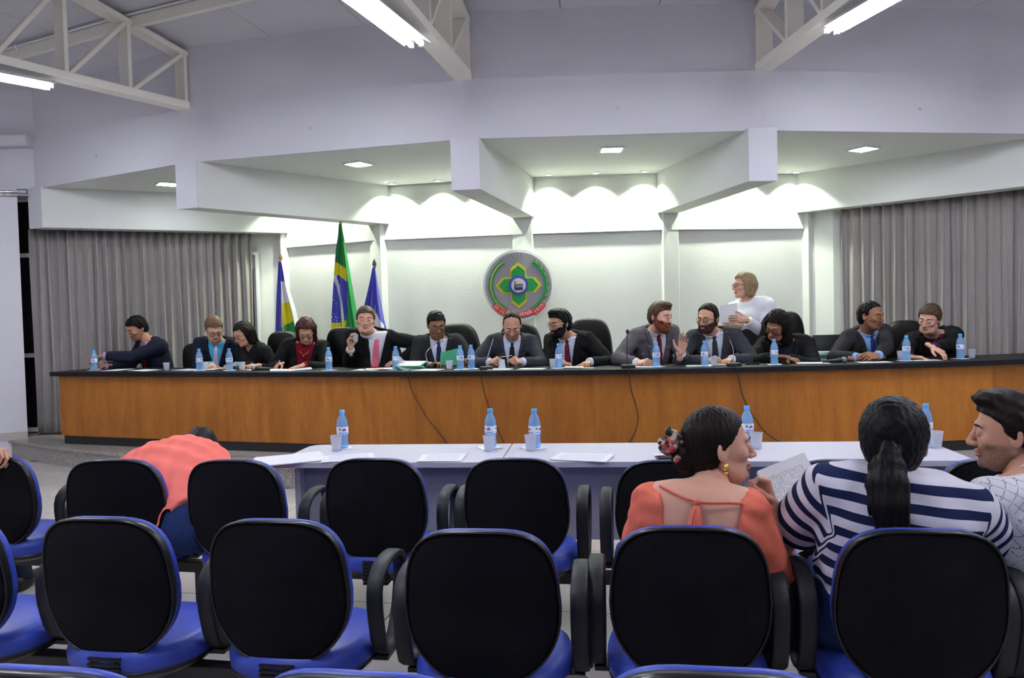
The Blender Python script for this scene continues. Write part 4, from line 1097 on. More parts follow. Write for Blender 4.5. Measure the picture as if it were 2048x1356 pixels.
def hand_mic(px, o_, dirx, label):
    p, m = px_on_bench(px, o_); t = thing('hand_microphone', label, 'microphone', (p[0], p[1], zt), 0, 'microphones lying on the bench')
    m_ = MB(); m_.tube([(0, 0, .027), (dirx*.03, 0, .025), (dirx*.05, 0, .022), (dirx*.18, .01, .016)], [.016, .022, .018, .012], 14); m_.build('handle', M['steel_black'], t, smooth=True)
    m_ = MB(); m_.sphere((-dirx*.005, 0, .028), .027, 16, 10); m_.build('grille', M['mic_grey'], t, smooth=True)
hand_mic(508, .16, 1, 'microphone lying before the woman in black'); hand_mic(1687, .20, -1, 'microphone lying left of the clasped hands')
p, m = px_on_bench(1505, .30); t = thing('phone', 'black phone lying left of the curly-haired woman', 'phone', (p[0], p[1], zt), -.2)
m_ = MB(); m_.box((0, 0, .009), (.12, .06, .014)); m_.build('body', M['black'], t, bevel=.004); m_ = MB(); m_.box((0, 0, .0165), (.105, .052, .001)); m_.build('screen', M['dark_glass'], t)
# laptop and books on the side desk behind the bench
p, m = px_on_bench(1648, .95); nn = bn(m)
t = thing('side_desk', 'small desk behind the bench carrying books and a laptop', 'desk', (p[0], p[1], ZS), 0)
m_ = MB(); m_.box((0.02, 0, .745), (.50, .42, .025)); m_.build('top', M['white_top'], t, bevel=.003)
for sx in (-1, 1):
    for sy in (-1, 1): m_ = MB(); m_.box((.02+sx*.22, sy*.18, .366), (.035, .035, .732)); m_.build('leg', M['edge_grey'], t)
zd = ZS+.758
t = thing('laptop', 'open dark laptop, lid towards the hall, right of the curly-haired woman', 'laptop', (p[0]+.07, p[1]+.02, zd), -.12)
m_ = MB(); m_.box((0, .10, .010), (.34, .23, .018)); m_.build('base', M['black'], t, bevel=.003)
m_ = MB(); m_.add([(-.17, -.02, .015), (.17, -.02, .015), (.185, -.09, .245), (-.185, -.09, .245), (-.17, -.012, .017), (.17, -.012, .017), (.185, -.082, .248), (-.185, -.082, .248)], [(0, 1, 2, 3), (7, 6, 5, 4), (0, 4, 5, 1), (1, 5, 6, 2), (2, 6, 7, 3), (3, 7, 4, 0)]); m_.build('lid', M['screen_grey'], t)
letter('acer', .034, Matrix.Translation((.02, -.064, .13)) @ Matrix.Rotation(PI/2-.3, 4, 'X'), M['chrome'], t)
t = thing('book_stack', 'stack of green and white volumes beside the laptop', 'books', (p[0]-.09, p[1]-.13, zd), .05)
for i, (h_, mt) in enumerate(((.03, 'paper'), (.032, 'green_folder'), (.028, 'paper'))):
    m_ = MB(); m_.box((.003*i, -.004*i, 0), (.21+.004*i, .15, h_)); o = m_.build('volume', M[mt], t, bevel=.002); o.location = (0, 0, [.016, .048, .079][i])

# white tables
tl = [(686, 898, 'left end of the left white table'), (982, 897, 'right end of the left white table'), (1070, 898, 'left end of the middle white table'), (1495, 894, 'right of the head of the woman in salmon'), (1852, 892, 'right of the head of the woman in stripes')]
for k, (px, py, w_) in enumerate(tl):
    p = Pz(px, py-2, .7415); bottle((p[0], p[1], .7435), [-1.75, -2.6, -1.2, -1.9, -2.4][k], 'blue water bottle on the white table, '+w_, 'water bottles on the white tables', 1.03)
    napkin((p[0]-.01, p[1], .741), .35, 'white napkin under the bottle, '+w_, 'napkins on the white tables')
    q = Pz([684, 980, 1068, 1507, 1862][k]-(7 if k != 3 and k != 4 else 0)+(0), py-1, .7435) if k != 1 else Pz(979, py+1, .7435)
    cup((q[0], q[1]-.05, .7435), 'clear plastic cup before the bottle, '+w_, 'plastic cups on the white tables')
wp = [(582, 919, .5, .34, .27, 3, .01, 'thick papers hanging over the left corner of the white tables'), (697, 916, .35, .27, .19, 2, .01, 'papers on the left white table, right of the corner pile'), (885, 916, .0, .23, .20, 2, .006, 'paper sheets in the middle of the left white table'), (1165, 916, -.25, .29, .19, 3, .012, 'fanned papers on the middle white table'), (1345, 914, .0, .17, .12, 2, .002, 'white papers under the phone on the middle table')]
for k, (px, py, r_, w_, h_, n, c_, l) in enumerate(wp):
    p = Pz(px, py, .742); paper_at((p[0], p[1], .7425), r_-.1, w_, h_, n, c_, l, 'papers on the white tables', seed=20+k, material=M['paper'] if k == 0 else None)
p = Pz(1340, 915, .75); t = thing('phone', 'black phone on the white table, left of the woman in salmon', 'phone', (p[0], p[1], .7482), .12)
m_ = MB(); m_.box((0, 0, .004), (.135, .07, .008)); m_.build('body', M['black'], t, bevel=.003); m_ = MB(); m_.box((0, 0, .0083), (.125, .062, .0006)); m_.build('screen', M['dark_glass'], t)
# ================================================================== PEOPLE (implicit surfaces -> meshes)
f32 = np.float32
def smin(a, b, k):
    if k <= 0: return np.minimum(a, b)
    h = np.clip(.5+.5*(b-a)/k, 0, 1); return b+(a-b)*h-k*h*(1-h)
def smax(a, b, k): return -smin(-a, -b, k)
class Grid:
    def __init__(s, lo, hi, h, fill=.1):
        s.lo = V(lo); s.h = h; s.n = np.maximum(4, np.ceil((V(hi)-s.lo)/h).astype(int)+1)
        s.ax = [(s.lo[i]+np.arange(s.n[i])*h).astype(f32) for i in range(3)]; s.fill = fill
    def new(s): return np.full(tuple(s.n), s.fill, f32)
    def sl(s, lo, hi):
        a = np.clip(np.floor((V(lo)-s.lo)/s.h).astype(int), 0, s.n-1); b = np.clip(np.ceil((V(hi)-s.lo)/s.h).astype(int)+1, 1, s.n); b = np.maximum(b, a+1)
        return tuple(slice(a[i], b[i]) for i in range(3))
    def xyz(s, sl):
        return s.ax[0][sl[0]][:, None, None], s.ax[1][sl[1]][None, :, None], s.ax[2][sl[2]][None, None, :]
    def full(s): return s.xyz((slice(None),)*3)
def cone(a, b, ra, rb, sq=None, caps=(False, False)):
    """tapered capsule; sq=(axis, factor) flattens it along axis"""
    a, b = V(a), V(b); ab = b-a; L2 = max(ab.dot(ab), 1e-9); L_ = math.sqrt(L2); rm = max(ra, rb)
    def ev(X, Y, Z):
        px, py, pz = X-f32(a[0]), Y-f32(a[1]), Z-f32(a[2])
        if sq is not None:
            n, q = V(sq[0]), sq[1]; k = 1/q-1; dt = px*f32(n[0])+py*f32(n[1])+pz*f32(n[2]); px, py, pz = px+f32(n[0]*k)*dt, py+f32(n[1]*k)*dt, pz+f32(n[2]*k)*dt
        u = (px*f32(ab[0])+py*f32(ab[1])+pz*f32(ab[2]))/f32(L2); t = np.clip(u, 0, 1)
        d = np.sqrt((px-t*f32(ab[0]))**2+(py-t*f32(ab[1]))**2+(pz-t*f32(ab[2]))**2)-(f32(ra)+t*f32(rb-ra))
        if caps[0]: d = np.maximum(d, -u*f32(L_))
        if caps[1]: d = np.maximum(d, (u-1)*f32(L_))
        return d
    return ev, np.minimum(a, b)-rm, np.maximum(a, b)+rm
def ell(c, r, R=None):
    c = V(c); r = V(r); rm = r.max()
    def ev(X, Y, Z):
        px, py, pz = X-f32(c[0]), Y-f32(c[1]), Z-f32(c[2])
        if R is not None: px, py, pz = [px*f32(R[i][0])+py*f32(R[i][1])+pz*f32(R[i][2]) for i in range(3)]
        k0 = np.sqrt((px/r[0])**2+(py/r[1])**2+(pz/r[2])**2).astype(f32); k1 = np.sqrt((px/r[0]**2)**2+(py/r[1]**2)**2+(pz/r[2]**2)**2).astype(f32)
        return k0*(k0-1)/np.maximum(k1, 1e-6)
    return ev, c-rm, c+rm
def add(G, Fd, prim, k=.01, off=0., sub=False):
    ev, lo, hi = prim; m = k+off+.02+G.h*2
    sl = G.sl(lo-m, hi+m); X, Y, Z = G.xyz(sl); d = ev(X, Y, Z)-f32(off)
    Fd[sl] = smax(Fd[sl], -d, k) if sub else smin(Fd[sl], d, k)
def nets(G, Fd, smooth=1):
    """surface nets -> verts, quads"""
    ins = Fd < 0
    n = Fd.shape
    c = ins[:-1, :-1, :-1].astype(np.int8)
    for dx in (0, 1):
        for dy in (0, 1):
            for dz in (0, 1):
                if dx+dy+dz: c = c+ins[dx:n[0]-1+dx, dy:n[1]-1+dy, dz:n[2]-1+dz]
    act = (c > 0) & (c < 8); idx = np.full(act.shape, -1, np.int64); I = np.argwhere(act)
    if len(I) == 0: return np.zeros((0, 3)), np.zeros((0, 4), int)
    idx[act] = np.arange(len(I))
    acc = np.zeros((len(I), 3)); cnt = np.zeros(len(I))
    for axis in range(3):
        o1, o2 = [a for a in range(3) if a != axis]
        for u in (0, 1):
            for v in (0, 1):
                p = I.copy(); p[:, o1] += u; p[:, o2] += v; q = p.copy(); q[:, axis] += 1
                fa = Fd[p[:, 0], p[:, 1], p[:, 2]]; fb = Fd[q[:, 0], q[:, 1], q[:, 2]]; m = (fa < 0) != (fb < 0)
                t = fa[m]/(fa[m]-fb[m]); pos = (p[m]-I[m]).astype(float); pos[:, axis] += t; acc[m] += pos; cnt[m] += 1
    vs = G.lo+(I+acc/cnt[:, None])*G.h
    quads = []
    for axis in range(3):
        o1, o2 = [(1, 2), (2, 0), (0, 1)][axis]
        sa = [slice(1, -1)]*3; sa[axis] = slice(0, n[axis]-1); sb = [slice(1, -1)]*3; sb[axis] = slice(1, n[axis])
        a_, b_ = ins[tuple(sa)], ins[tuple(sb)]
        for flip, m in ((False, a_ & ~b_), (True, ~a_ & b_)):
            P = np.argwhere(m)
            if len(P) == 0: continue
            for o in (o1, o2): P[:, o] += 1
            def cell(du, dv):
                q = P.copy(); q[:, o1] -= du; q[:, o2] -= dv; return idx[q[:, 0], q[:, 1], q[:, 2]]
            Q = np.stack([cell(1, 1), cell(0, 1), cell(0, 0), cell(1, 0)], 1)
            quads.append(Q[:, ::-1] if flip else Q)
    Q = np.concatenate(quads); Q = Q[(Q >= 0).all(1)]
    for _ in range(smooth):
        s_ = np.zeros_like(vs); cn = np.zeros(len(vs))
        for i, j in ((0, 1), (1, 2), (2, 3), (3, 0)):
            np.add.at(s_, Q[:, i], vs[Q[:, j]]); np.add.at(s_, Q[:, j], vs[Q[:, i]]); np.add.at(cn, Q[:, i], 1); np.add.at(cn, Q[:, j], 1)
        vs = vs*.5+.5*s_/np.maximum(cn, 1)[:, None]
    return vs, Q
def np_mesh(name, parts, mats, origin=(0, 0, 0), attr=None):
    """parts: list of (verts, quads, matindex array or int)"""
    vs = []; qs = []; mi = []; n = 0
    for v, q, m in parts:
        vs.append(v); qs.append(q+n); mi.append(np.full(len(q), m) if np.isscalar(m) else m); n += len(v)
    vs = np.concatenate(vs)-V(origin); qs = np.concatenate(qs); mi = np.concatenate(mi)
    me = bpy.data.meshes.new(name); me.vertices.add(len(vs)); me.vertices.foreach_set('co', vs.astype(f32).ravel())
    me.loops.add(len(qs)*4); me.loops.foreach_set('vertex_index', qs.astype(np.int32).ravel())
    me.polygons.add(len(qs)); me.polygons.foreach_set('loop_start', np.arange(len(qs), dtype=np.int32)*4); 
    me.polygons.foreach_set('material_index', mi.astype(np.int32)); me.polygons.foreach_set('use_smooth', np.ones(len(qs), bool))
    me.update(calc_edges=True); me.validate()
    for m in mats: me.materials.append(m)
    if attr is not None:
        a = me.attributes.new('cloth_uv', 'FLOAT_VECTOR', 'CORNER'); a.data.foreach_set('vector', attr.astype(f32).ravel())
    return me
def wr(X, Y, Z, seed, amp, wl):
    """soft folds"""
    r_ = np.random.RandomState(seed); o = 0
    for i in range(5):
        k = r_.normal(size=3); k = k/np.linalg.norm(k)*2*PI/(wl*r_.uniform(.7, 1.6)); o = o+np.sin(X*f32(k[0])+Y*f32(k[1])+Z*f32(k[2])+f32(r_.uniform(0, 6)))
    return (o*f32(amp/2.2)).astype(f32)

# ---------------- head (local frame: X = person's right, Y = front, Z = up), metres
HG = Grid((-.115, -.135, -.150), (.115, .145, .145), .0023)
def head_field(fem=False):
    Fd = HG.new(); A = lambda p, k=.012, sub=False: add(HG, Fd, p, k, sub=sub)
    A(ell((0, -.014, .030), (.074, .096, .088))); A(ell((0, .022, -.030), (.060 if not fem else .057, .066, .086)), .03)
    A(cone((-.030, .040, -.088), (.030, .040, -.088), .028 if not fem else .023, .028 if not fem else .023), .03)
    A(ell((0, .074, -.098), (.020 if not fem else .015, .016, .016)), .02)
    for s in (-1, 1):
        A(cone((s*.052, .0, -.055), (s*.030, .05, -.092), .018 if not fem else .014, .018 if not fem else .015), .02)
        A(ell((s*.042, .062, -.022), (.020, .018, .017)), .02)
        A(cone((s*.012, .084, .024), (s*.040, .075, .022), .010, .008), .012)
        A(ell((s*.031, .098, .002), (.019, .016, .012)), .010, True)
    A(cone((0, .086, .016), (0, .108, -.030), .0075, .0105 if not fem else .009), .010)
    A(ell((0, .107, -.034), (.011, .011, .010)), .006)
    for s in (-1, 1): A(ell((s*.012, .096, -.036), (.0085, .011, .008)), .005)
    for s in (-1, 1): A(ell((s*.0055, .106, -.044), (.003, .004, .003)), .002, True)
    A(ell((0, .086, -.060), (.025, .012, .007)), .006); A(ell((0, .085, -.0715), (.020, .012, .0075)), .006)
    A(ell((0, .100, -.0655), (.023, .010, .0016)), .002, True)
    for s in (-1, 1):                                     # eyelids around the eyeball
        A(ell((s*.031, .0795, .002), (.0150, .0138, .0125)), .005)
        A(ell((s*.031, .098, .0008), (.0136, .0125, .0038)), .0012, True)
        R = [[.95, .30*s, 0], [-.30*s, .95, 0], [0, 0, 1]]
        A(ell((s*.077, -.010, -.006), (.0075, .020, .032), R), .004); A(ell((s*.085, -.006, .000), (.006, .011, .019), R), .003, True)
    return Fd
HEADS = {}
for fem in (False, True):
    Fd = head_field(fem); v, q = nets(HG, Fd, 1); c = v[q].mean(1)
    mi = np.zeros(len(q), int)
    lip = (np.abs(c[:, 0]) < .024) & (c[:, 1] > .082) & (c[:, 2] < -.055+.004*np.cos(c[:, 0]*120)) & (c[:, 2] > -.0765+np.abs(c[:, 0])*.30)
    mi[lip] = 1
    jaw = (c[:, 2] < -.038-.012*np.cos(c[:, 0]*45)) & (c[:, 1] > -.012+(-.05-c[:, 2])*.25) & ~lip & (c[:, 2] > -.118)
    HEADS[fem] = (Fd, v, q, mi, jaw)
def hair_mesh(kind, fem=False, t=.012, seed=0):
    lo, hi = (-.17, -.21, -.27 if kind in ('long', 'bob', 'curly') else -.16), (.17, .16, .17)
    G = Grid(lo, hi, .0034 if kind != 'back' else .0028); Fd = G.new(); X, Y, Z = G.full(); A = lambda p, k=.012, sub=False: add(G, Fd, p, k, sub=sub)
    A(ell((0, -.014, .030), (.074+t, .096+t, .088+t*1.15)))
    A(ell((0, -.050, -.025), (.060+t*.6, .058+t*.6, .060+t)), .03)
    if kind == 'quiff': A(ell((0, .045, .108), (.058, .05, .026)), .03)
    if kind in ('bob', 'long', 'curly', 'side'):
        b = {'bob': -.10, 'long': -.19, 'curly': -.13, 'side': -.08}[kind]; w_ = {'bob': .040, 'long': .038, 'curly': .055, 'side': .03}[kind]
        for s in (-1, 1):
            A(cone((s*.058, -.01, .03), (s*.070, -.012, b), .04, w_*.75), .03); A(cone((s*.045, -.06, .0), (s*.052, -.055, b), .05, w_), .03)
        A(cone((0, -.07, .0), (0, -.075, b), .055, w_), .03)
    Fd = Fd.copy()
    z = G.ax[2]
    if kind in ('bob', 'long', 'curly', 'side'): yl = np.interp(z, [-.2, -.12, -.02, .03, .062, .085, .11, .14], [.02, .03, .030, .035, .06, .095, .13, .2])
    elif kind == 'receding': yl = np.interp(z, [-.09, -.045, 0, .02, .045, .065, .085, .10, .13], [-.04, -.03, -.006, .018, .016, .012, .02, .03, .05])
    elif kind == 'bald': yl = np.interp(z, [-.09, -.045, 0, .02, .045, .07, .085, .10, .13], [-.04, -.03, -.006, .018, .012, -.005, -.03, -.09, -.2])
    elif kind == 'back': yl = np.interp(z, [-.10, -.05, 0, .03, .06, .08, .10, .14], [-.035, -.02, .0, .03, .05, .07, .09, .2])
    elif kind == 'high': yl = np.interp(z, [-.09, -.045, -.01, .01, .035, .058, .075, .09, .10, .14], [-.04, -.03, -.006, .016, .020, .026, .042, .06, .09, .2])
    else: yl = np.interp(z, [-.09, -.045, -.01, .01, .035, .055, .070, .09, .14], [-.04, -.03, -.004, .020, .030, .048, .090, .14, .2])
    lim = (Y-yl.astype(f32)[None, None, :])
    if kind in ('bob', 'long', 'side', 'curly'):      # parting: show the face between the side curtains
        face = np.maximum(np.maximum(np.abs(X)-f32(.054 if kind != 'curly' else .05), -(Y-f32(.0))), Z-f32(.074))
        Fd = np.maximum(Fd, -face); 
    Fd = smax(Fd, lim.astype(f32)*.7, .006)
    zl = {'bob': -.13, 'long': -.235, 'curly': -.17, 'side': -.115, 'back': -.085}.get(kind, -.078)
    Fd = smax(Fd, (f32(zl)-Z)+0*X, .012)
    st = {'curly': (.006, .022), 'bob': (.003, .03), 'back': (.0014, .016)}.get(kind, (.0028, .028))
    r_ = np.random.RandomState(seed)
    for i in range(5):
        k = r_.normal(size=3)*V(1, 1, .35 if kind not in ('curly',) else 1); k = k/np.linalg.norm(k)*2*PI/(st[1]*r_.uniform(.6, 1.8)); Fd = Fd+f32(st[0]/2.5)*np.sin(X*f32(k[0])+Y*f32(k[1])+Z*f32(k[2])+f32(i))
    return nets(G, Fd, 1)
SKH, HR = {}, {}
def skin_mat(key, col, lip, stub):
    def sk(n, c, r=.5):
        m = mat(n, c, r, spec=.30, var=.05, vscale=30); nt = m.node_tree; N, L = nt.nodes, nt.links; b = N['Principled BSDF']
        if n.startswith('skin'):
            at = N.new('ShaderNodeAttribute'); at.attribute_name = 'stub'; no = N.new('ShaderNodeTexNoise'); no.inputs['Scale'].default_value = 260
            ma = N.new('ShaderNodeMath'); ma.operation = 'MULTIPLY'; mr = N.new('ShaderNodeMapRange'); mr.inputs[1].default_value = .3; mr.inputs[2].default_value = .7; mr.inputs[3].default_value = .55; mr.inputs[4].default_value = 1.0
            L.new(no.outputs[0], mr.inputs[0]); L.new(mr.outputs[0], ma.inputs[0]); L.new(at.outputs['Fac'], ma.inputs[1])
            mx_ = N.new('ShaderNodeMix'); mx_.data_type = 'RGBA'; src = b.inputs['Base Color'].links[0].from_socket; L.new(src, mx_.inputs[6]); mx_.inputs[7].default_value = tuple(x*.32 for x in c)+(1,)
            L.new(ma.outputs[0], mx_.inputs[0]); L.new(mx_.outputs[2], b.inputs['Base Color'])
        return m
    SKH[key] = (sk('skin_'+key, col), sk('lips_'+key, lip), sk('stubble_'+key, stub))
skin_mat('fair', (.60, .33, .245), (.46, .17, .14), (.47, .27, .21)); skin_mat('light', (.52, .28, .19), (.42, .16, .13), (.36, .21, .155)); skin_mat('tan', (.40, .20, .125), (.32, .12, .09), (.26, .135, .09)); skin_mat('brown', (.28, .13, .075), (.23, .085, .06), (.18, .085, .055))
def hair_mat(n, c, r=.45):
    m = mat('hair_'+n, c, r, spec=(.15 if n in ('black', 'dark') else .28), bump=.3, bscale=60, stretch=(3, 3, .5), var=.35, vscale=30); return m
HR = {'black': hair_mat('black', (.003, .003, .004), .42), 'dark': hair_mat('dark', (.008, .005, .004), .45), 'brown': hair_mat('brown', (.060, .032, .016)), 'lightbrown': hair_mat('lightbrown', (.13, .075, .036)), 'red': hair_mat('red', (.050, .010, .009), .35), 'blond': hair_mat('blond', (.26, .18, .095)), 'beard_red': hair_mat('beard_red', (.13, .035, .012), .6), 'grey': hair_mat('grey', (.10, .085, .075)), 'beard_dark': hair_mat('beard_dark', (.035, .018, .010), .7)}
M['eye_white'] = mat('eye_white', (.62, .60, .58), .2); M['iris'] = mat('iris', (.02, .013, .01), .2)
M['glass_frame'] = mat('spectacle_frame', (.02, .018, .018), .3); M['glass_red'] = mat('spectacle_frame_brown', (.12, .03, .02), .3); M['glass_white'] = mat('spectacle_white', (.7, .7, .68), .3)
def cloth(n, c, r=.8, sheen=.0, bump=.12): return mat('cloth_'+n, c, r, spec=.12, sheen=sheen, bump=bump, bscale=250)
CL_ = {}
def C(n, c=None, **k):
    if n not in CL_: CL_[n] = cloth(n, c, **k)
    return CL_[n]
C('navy', (.010, .012, .026)); C('navy2', (.014, .017, .034)); C('black', (.009, .009, .010)); C('charcoal', (.022, .022, .025)); C('grey', (.085, .087, .10)); C('grey_brown', (.095, .085, .098)); C('slate', (.035, .038, .048))
C('white', (.70, .71, .78)); C('skyblue', (.22, .42, .78)); C('teal', (.08, .42, .60)); C('mauve', (.40, .25, .46)); C('lightblue', (.60, .66, .82)); C('wine', (.18, .008, .02)); C('plum', (.07, .012, .05))
C('tie_red', (.35, .01, .02)); C('tie_pink', (.80, .17, .25)); C('tie_navy', (.03, .025, .12)); C('tie_black', (.015, .015, .018)); C('tie_wine', (.14, .015, .03)); C('tie_lilac', (.50, .50, .80)); C('tie_green', (.03, .04, .04)); C('tie_blue', (.03, .035, .16))
C('salmon', (.62, .145, .095), bump=.25); C('salmon_knit', (.85, .20, .16)); C('jeans', (.018, .035, .12), bump=.3); C('cream', (.72, .62, .52))
# striped and patterned cloth, driven by the garment's own coordinates
def nodes_of(m): return m.node_tree, m.node_tree.nodes, m.node_tree.links, m.node_tree.nodes['Principled BSDF']
def stripe_cloth():
    m = cloth('striped', (.6, .6, .65), bump=.05); nt, N, L, b = nodes_of(m)
    at = N.new('ShaderNodeAttribute'); at.attribute_name = 'cloth_uv'; sx = N.new('ShaderNodeSeparateXYZ'); L.new(at.outputs['Vector'], sx.inputs[0])
    a = N.new('ShaderNodeMath'); a.operation = 'MULTIPLY'; a.inputs[1].default_value = 1/.0535; L.new(sx.outputs[2], a.inputs[0])
    f = N.new('ShaderNodeMath'); f.operation = 'FRACT'; L.new(a.outputs[0], f.inputs[0])
    g = N.new('ShaderNodeMath'); g.operation = 'LESS_THAN'; g.inputs[1].default_value = .47; L.new(f.outputs[0], g.inputs[0])
    mx_ = N.new('ShaderNodeMix'); mx_.data_type = 'RGBA'; mx_.inputs[6].default_value = (.66, .65, .74, 1); mx_.inputs[7].default_value = (.010, .016, .060, 1)
    L.new(g.outputs[0], mx_.inputs[0]); L.new(mx_.outputs[2], b.inputs['Base Color']); return m
def lattice_cloth():
    m = cloth('lattice', (.6, .6, .65), bump=.05); nt, N, L, b = nodes_of(m)
    at = N.new('ShaderNodeAttribute'); at.attribute_name = 'cloth_uv'; sx = N.new('ShaderNodeSeparateXYZ'); L.new(at.outputs['Vector'], sx.inputs[0])
    def mth(op, a, c=None, d=None):
        n = N.new('ShaderNodeMath'); n.operation = op
        for i, v in enumerate((a, c, d)):
            if v is None: continue
            if isinstance(v, (int, float)): n.inputs[i].default_value = v
            else: L.new(v, n.inputs[i])
        return n.outputs[0]
    P_ = .032; u, v = sx.outputs[0], sx.outputs[2]
    a = mth('DIVIDE', mth('ADD', u, v), P_*1.2); c = mth('DIVIDE', mth('SUBTRACT', u, v), P_*1.2)
    fa, fc = mth('ABSOLUTE', mth('SUBTRACT', mth('FRACT', a), .5)), mth('ABSOLUTE', mth('SUBTRACT', mth('FRACT', c), .5))     # 0.. .5, lines at .5
    la, lc = mth('GREATER_THAN', fa, .465), mth('GREATER_THAN', fc, .465)
    dash = lambda q: mth('GREATER_THAN', mth('FRACT', mth('MULTIPLY', q, 6.0)), .35)
    lines = mth('MAXIMUM', mth('MULTIPLY', la, dash(c)), mth('MULTIPLY', lc, dash(a)))
    da, dc = mth('SUBTRACT', .5, fa), mth('SUBTRACT', .5, fc); r2 = mth('ADD', mth('MULTIPLY', da, da), mth('MULTIPLY', dc, dc))
    par = mth('FRACT', mth('MULTIPLY', mth('ADD', mth('ROUND', a), mth('ROUND', c)), .5)); odd = mth('GREATER_THAN', par, .25)
    ring = mth('MULTIPLY', mth('LESS_THAN', r2, .020), mth('GREATER_THAN', r2, .009)); disc = mth('LESS_THAN', r2, .020)
    pet = mth('MULTIPLY', mth('MULTIPLY', mth('LESS_THAN', r2, .045), mth('LESS_THAN', mth('MULTIPLY', da, dc), .0012)), mth('GREATER_THAN', r2, .0025))
    mark = mth('ADD', mth('MULTIPLY', odd, ring), mth('MULTIPLY', mth('SUBTRACT', 1.0, odd), pet)); lines2 = mth('MULTIPLY', lines, mth('SUBTRACT', 1.0, disc))
    k = mth('MINIMUM', mth('ADD', mark, lines2), 1.0)
    mx_ = N.new('ShaderNodeMix'); mx_.data_type = 'RGBA'; mx_.inputs[6].default_value = (.68, .68, .76, 1); mx_.inputs[7].default_value = (.03, .02, .035, 1)
    L.new(k, mx_.inputs[0]); L.new(mx_.outputs[2], b.inputs['Base Color']); return m
CL_['striped'] = stripe_cloth(); CL_['lattice'] = lattice_cloth()
def floral():
    m = cloth('floral', (.3, .2, .2)); nt, N, L, b = nodes_of(m); tc = N.new('ShaderNodeTexCoord'); vo = N.new('ShaderNodeTexVoronoi'); vo.inputs['Scale'].default_value = 75
    L.new(tc.outputs['Object'], vo.inputs['Vector']); sx = N.new('ShaderNodeSeparateXYZ'); L.new(vo.outputs['Color'], sx.inputs[0])
    r = ramp(N, [(0, (.03, .05, .04)), (.3, (.10, .12, .09)), (.45, (.45, .30, .24)), (.6, (.40, .06, .07)), (.8, (.50, .38, .33)), (1, (.07, .05, .05))]); r.color_ramp.interpolation = 'CONSTANT'
    L.new(sx.outputs[0], r.inputs[0]); L.new(r.outputs[0], b.inputs['Base Color']); return m
CL_['floral'] = floral()

HB = {'flat': [(4, 8, 6)]*4, 'relax': [(18, 28, 16), (22, 32, 18), (26, 34, 18), (30, 34, 18)], 'curl': [(45, 50, 30), (50, 55, 32), (52, 58, 34), (55, 58, 34)], 'fist': [(72, 85, 50), (75, 88, 52), (76, 88, 52), (78, 86, 50)],
      'pen': [(40, 42, 22), (48, 50, 26), (60, 62, 36), (64, 64, 38)], 'open': [(2, 12, 8), (6, 14, 8), (14, 20, 12), (20, 24, 14)], 'grip': [(30, 48, 30), (34, 50, 32), (38, 52, 32), (42, 52, 32)], 'pinch': [(42, 50, 18), (38, 46, 18), (34, 40, 16), (30, 34, 16)], 'chin': [(55, 60, 25), (78, 80, 45), (80, 84, 48), (82, 84, 48)]}
def hand_mesh(W, d, n, right, pose, S, h=.0030):
    d = nrm(d); n = V(n); n = nrm(n-d*n.dot(d)); t = np.cross(d, n)*(1 if right else -1)
    off = [.029, .0095, -.0105, -.029]; kl = [.088, .092, .088, .080]; seg = [(.042, .025, .020), (.046, .028, .021), (.042, .026, .020), (.033, .019, .018)]; rad = [.0088, .009, .0086, .0076]
    pr = []; sp = .12 if pose in ('open', 'flat') else .03
    for i in range(4):
        K = W+(d*kl[i]+t*off[i])*S; pr.append((cone(W+(d*.005+t*off[i]*.55)*S, K, .0145*S, .0112*S), .012))
        dd = nrm(d+t*sp*(off[i]/.03)); ang = 0; p = K; r_ = rad[i]*S
        for j in range(3):
            ang += math.radians(HB[pose][i][j]); v_ = dd*math.cos(ang)+n*math.sin(ang); q = p+v_*seg[i][j]*S; pr.append((cone(p, q, r_, r_*.90), .003)); p = q; r_ *= .90
    b = W+(d*.018+t*.022+n*.006)*S
    if pose in ('fist', 'grip', 'pen', 'pinch', 'chin', 'curl'): v1, v2, v3 = nrm(d*.6+t*.55+n*.6), nrm(d*.85+t*.05+n*.55), nrm(d*.75-t*.45+n*.45)
    else: v1, v2, v3 = nrm(d*.65+t*.75+n*.2), nrm(d*.85+t*.5+n*.1), nrm(d*.95+t*.3+n*.1)
    p = b
    for v_, l_, r0, r1 in ((v1, .042, .0150, .0120), (v2, .033, .0108, .0100), (v3, .026, .0098, .0082)): q = p+v_*l_*S; pr.append((cone(p, q, r0*S, r1*S), .004)); p = q
    pr.append((cone(W-d*.05*S, W+d*.01*S, .0265*S, .025*S, (n, .72)), .012))
    lo = np.min([x[0][1] for x in pr], 0)-.01; hi = np.max([x[0][2] for x in pr], 0)+.01
    G = Grid(lo, hi, h*S); Fd = G.new()
    for q_, k in pr: add(G, Fd, q_, k*S)
    return nets(G, Fd, 1)
def ik(Sh, W, l1, l2, hint):
    v = W-Sh; d = np.linalg.norm(v)
    if d > (l1+l2)*.985: k = d/((l1+l2)*.985); l1 *= k; l2 *= k
    if d < abs(l1-l2)+.02: d = abs(l1-l2)+.02
    u = v/np.linalg.norm(v); a = (l1*l1-l2*l2+d*d)/(2*d); h = math.sqrt(max(0, l1*l1-a*a)); hv = V(hint); hv = nrm(hv-u*hv.dot(u)); return Sh+u*a+hv*h
def face_dir(phi): a = math.radians(phi); return V(math.sin(a), -math.cos(a), 0)
PEOPLE = {}
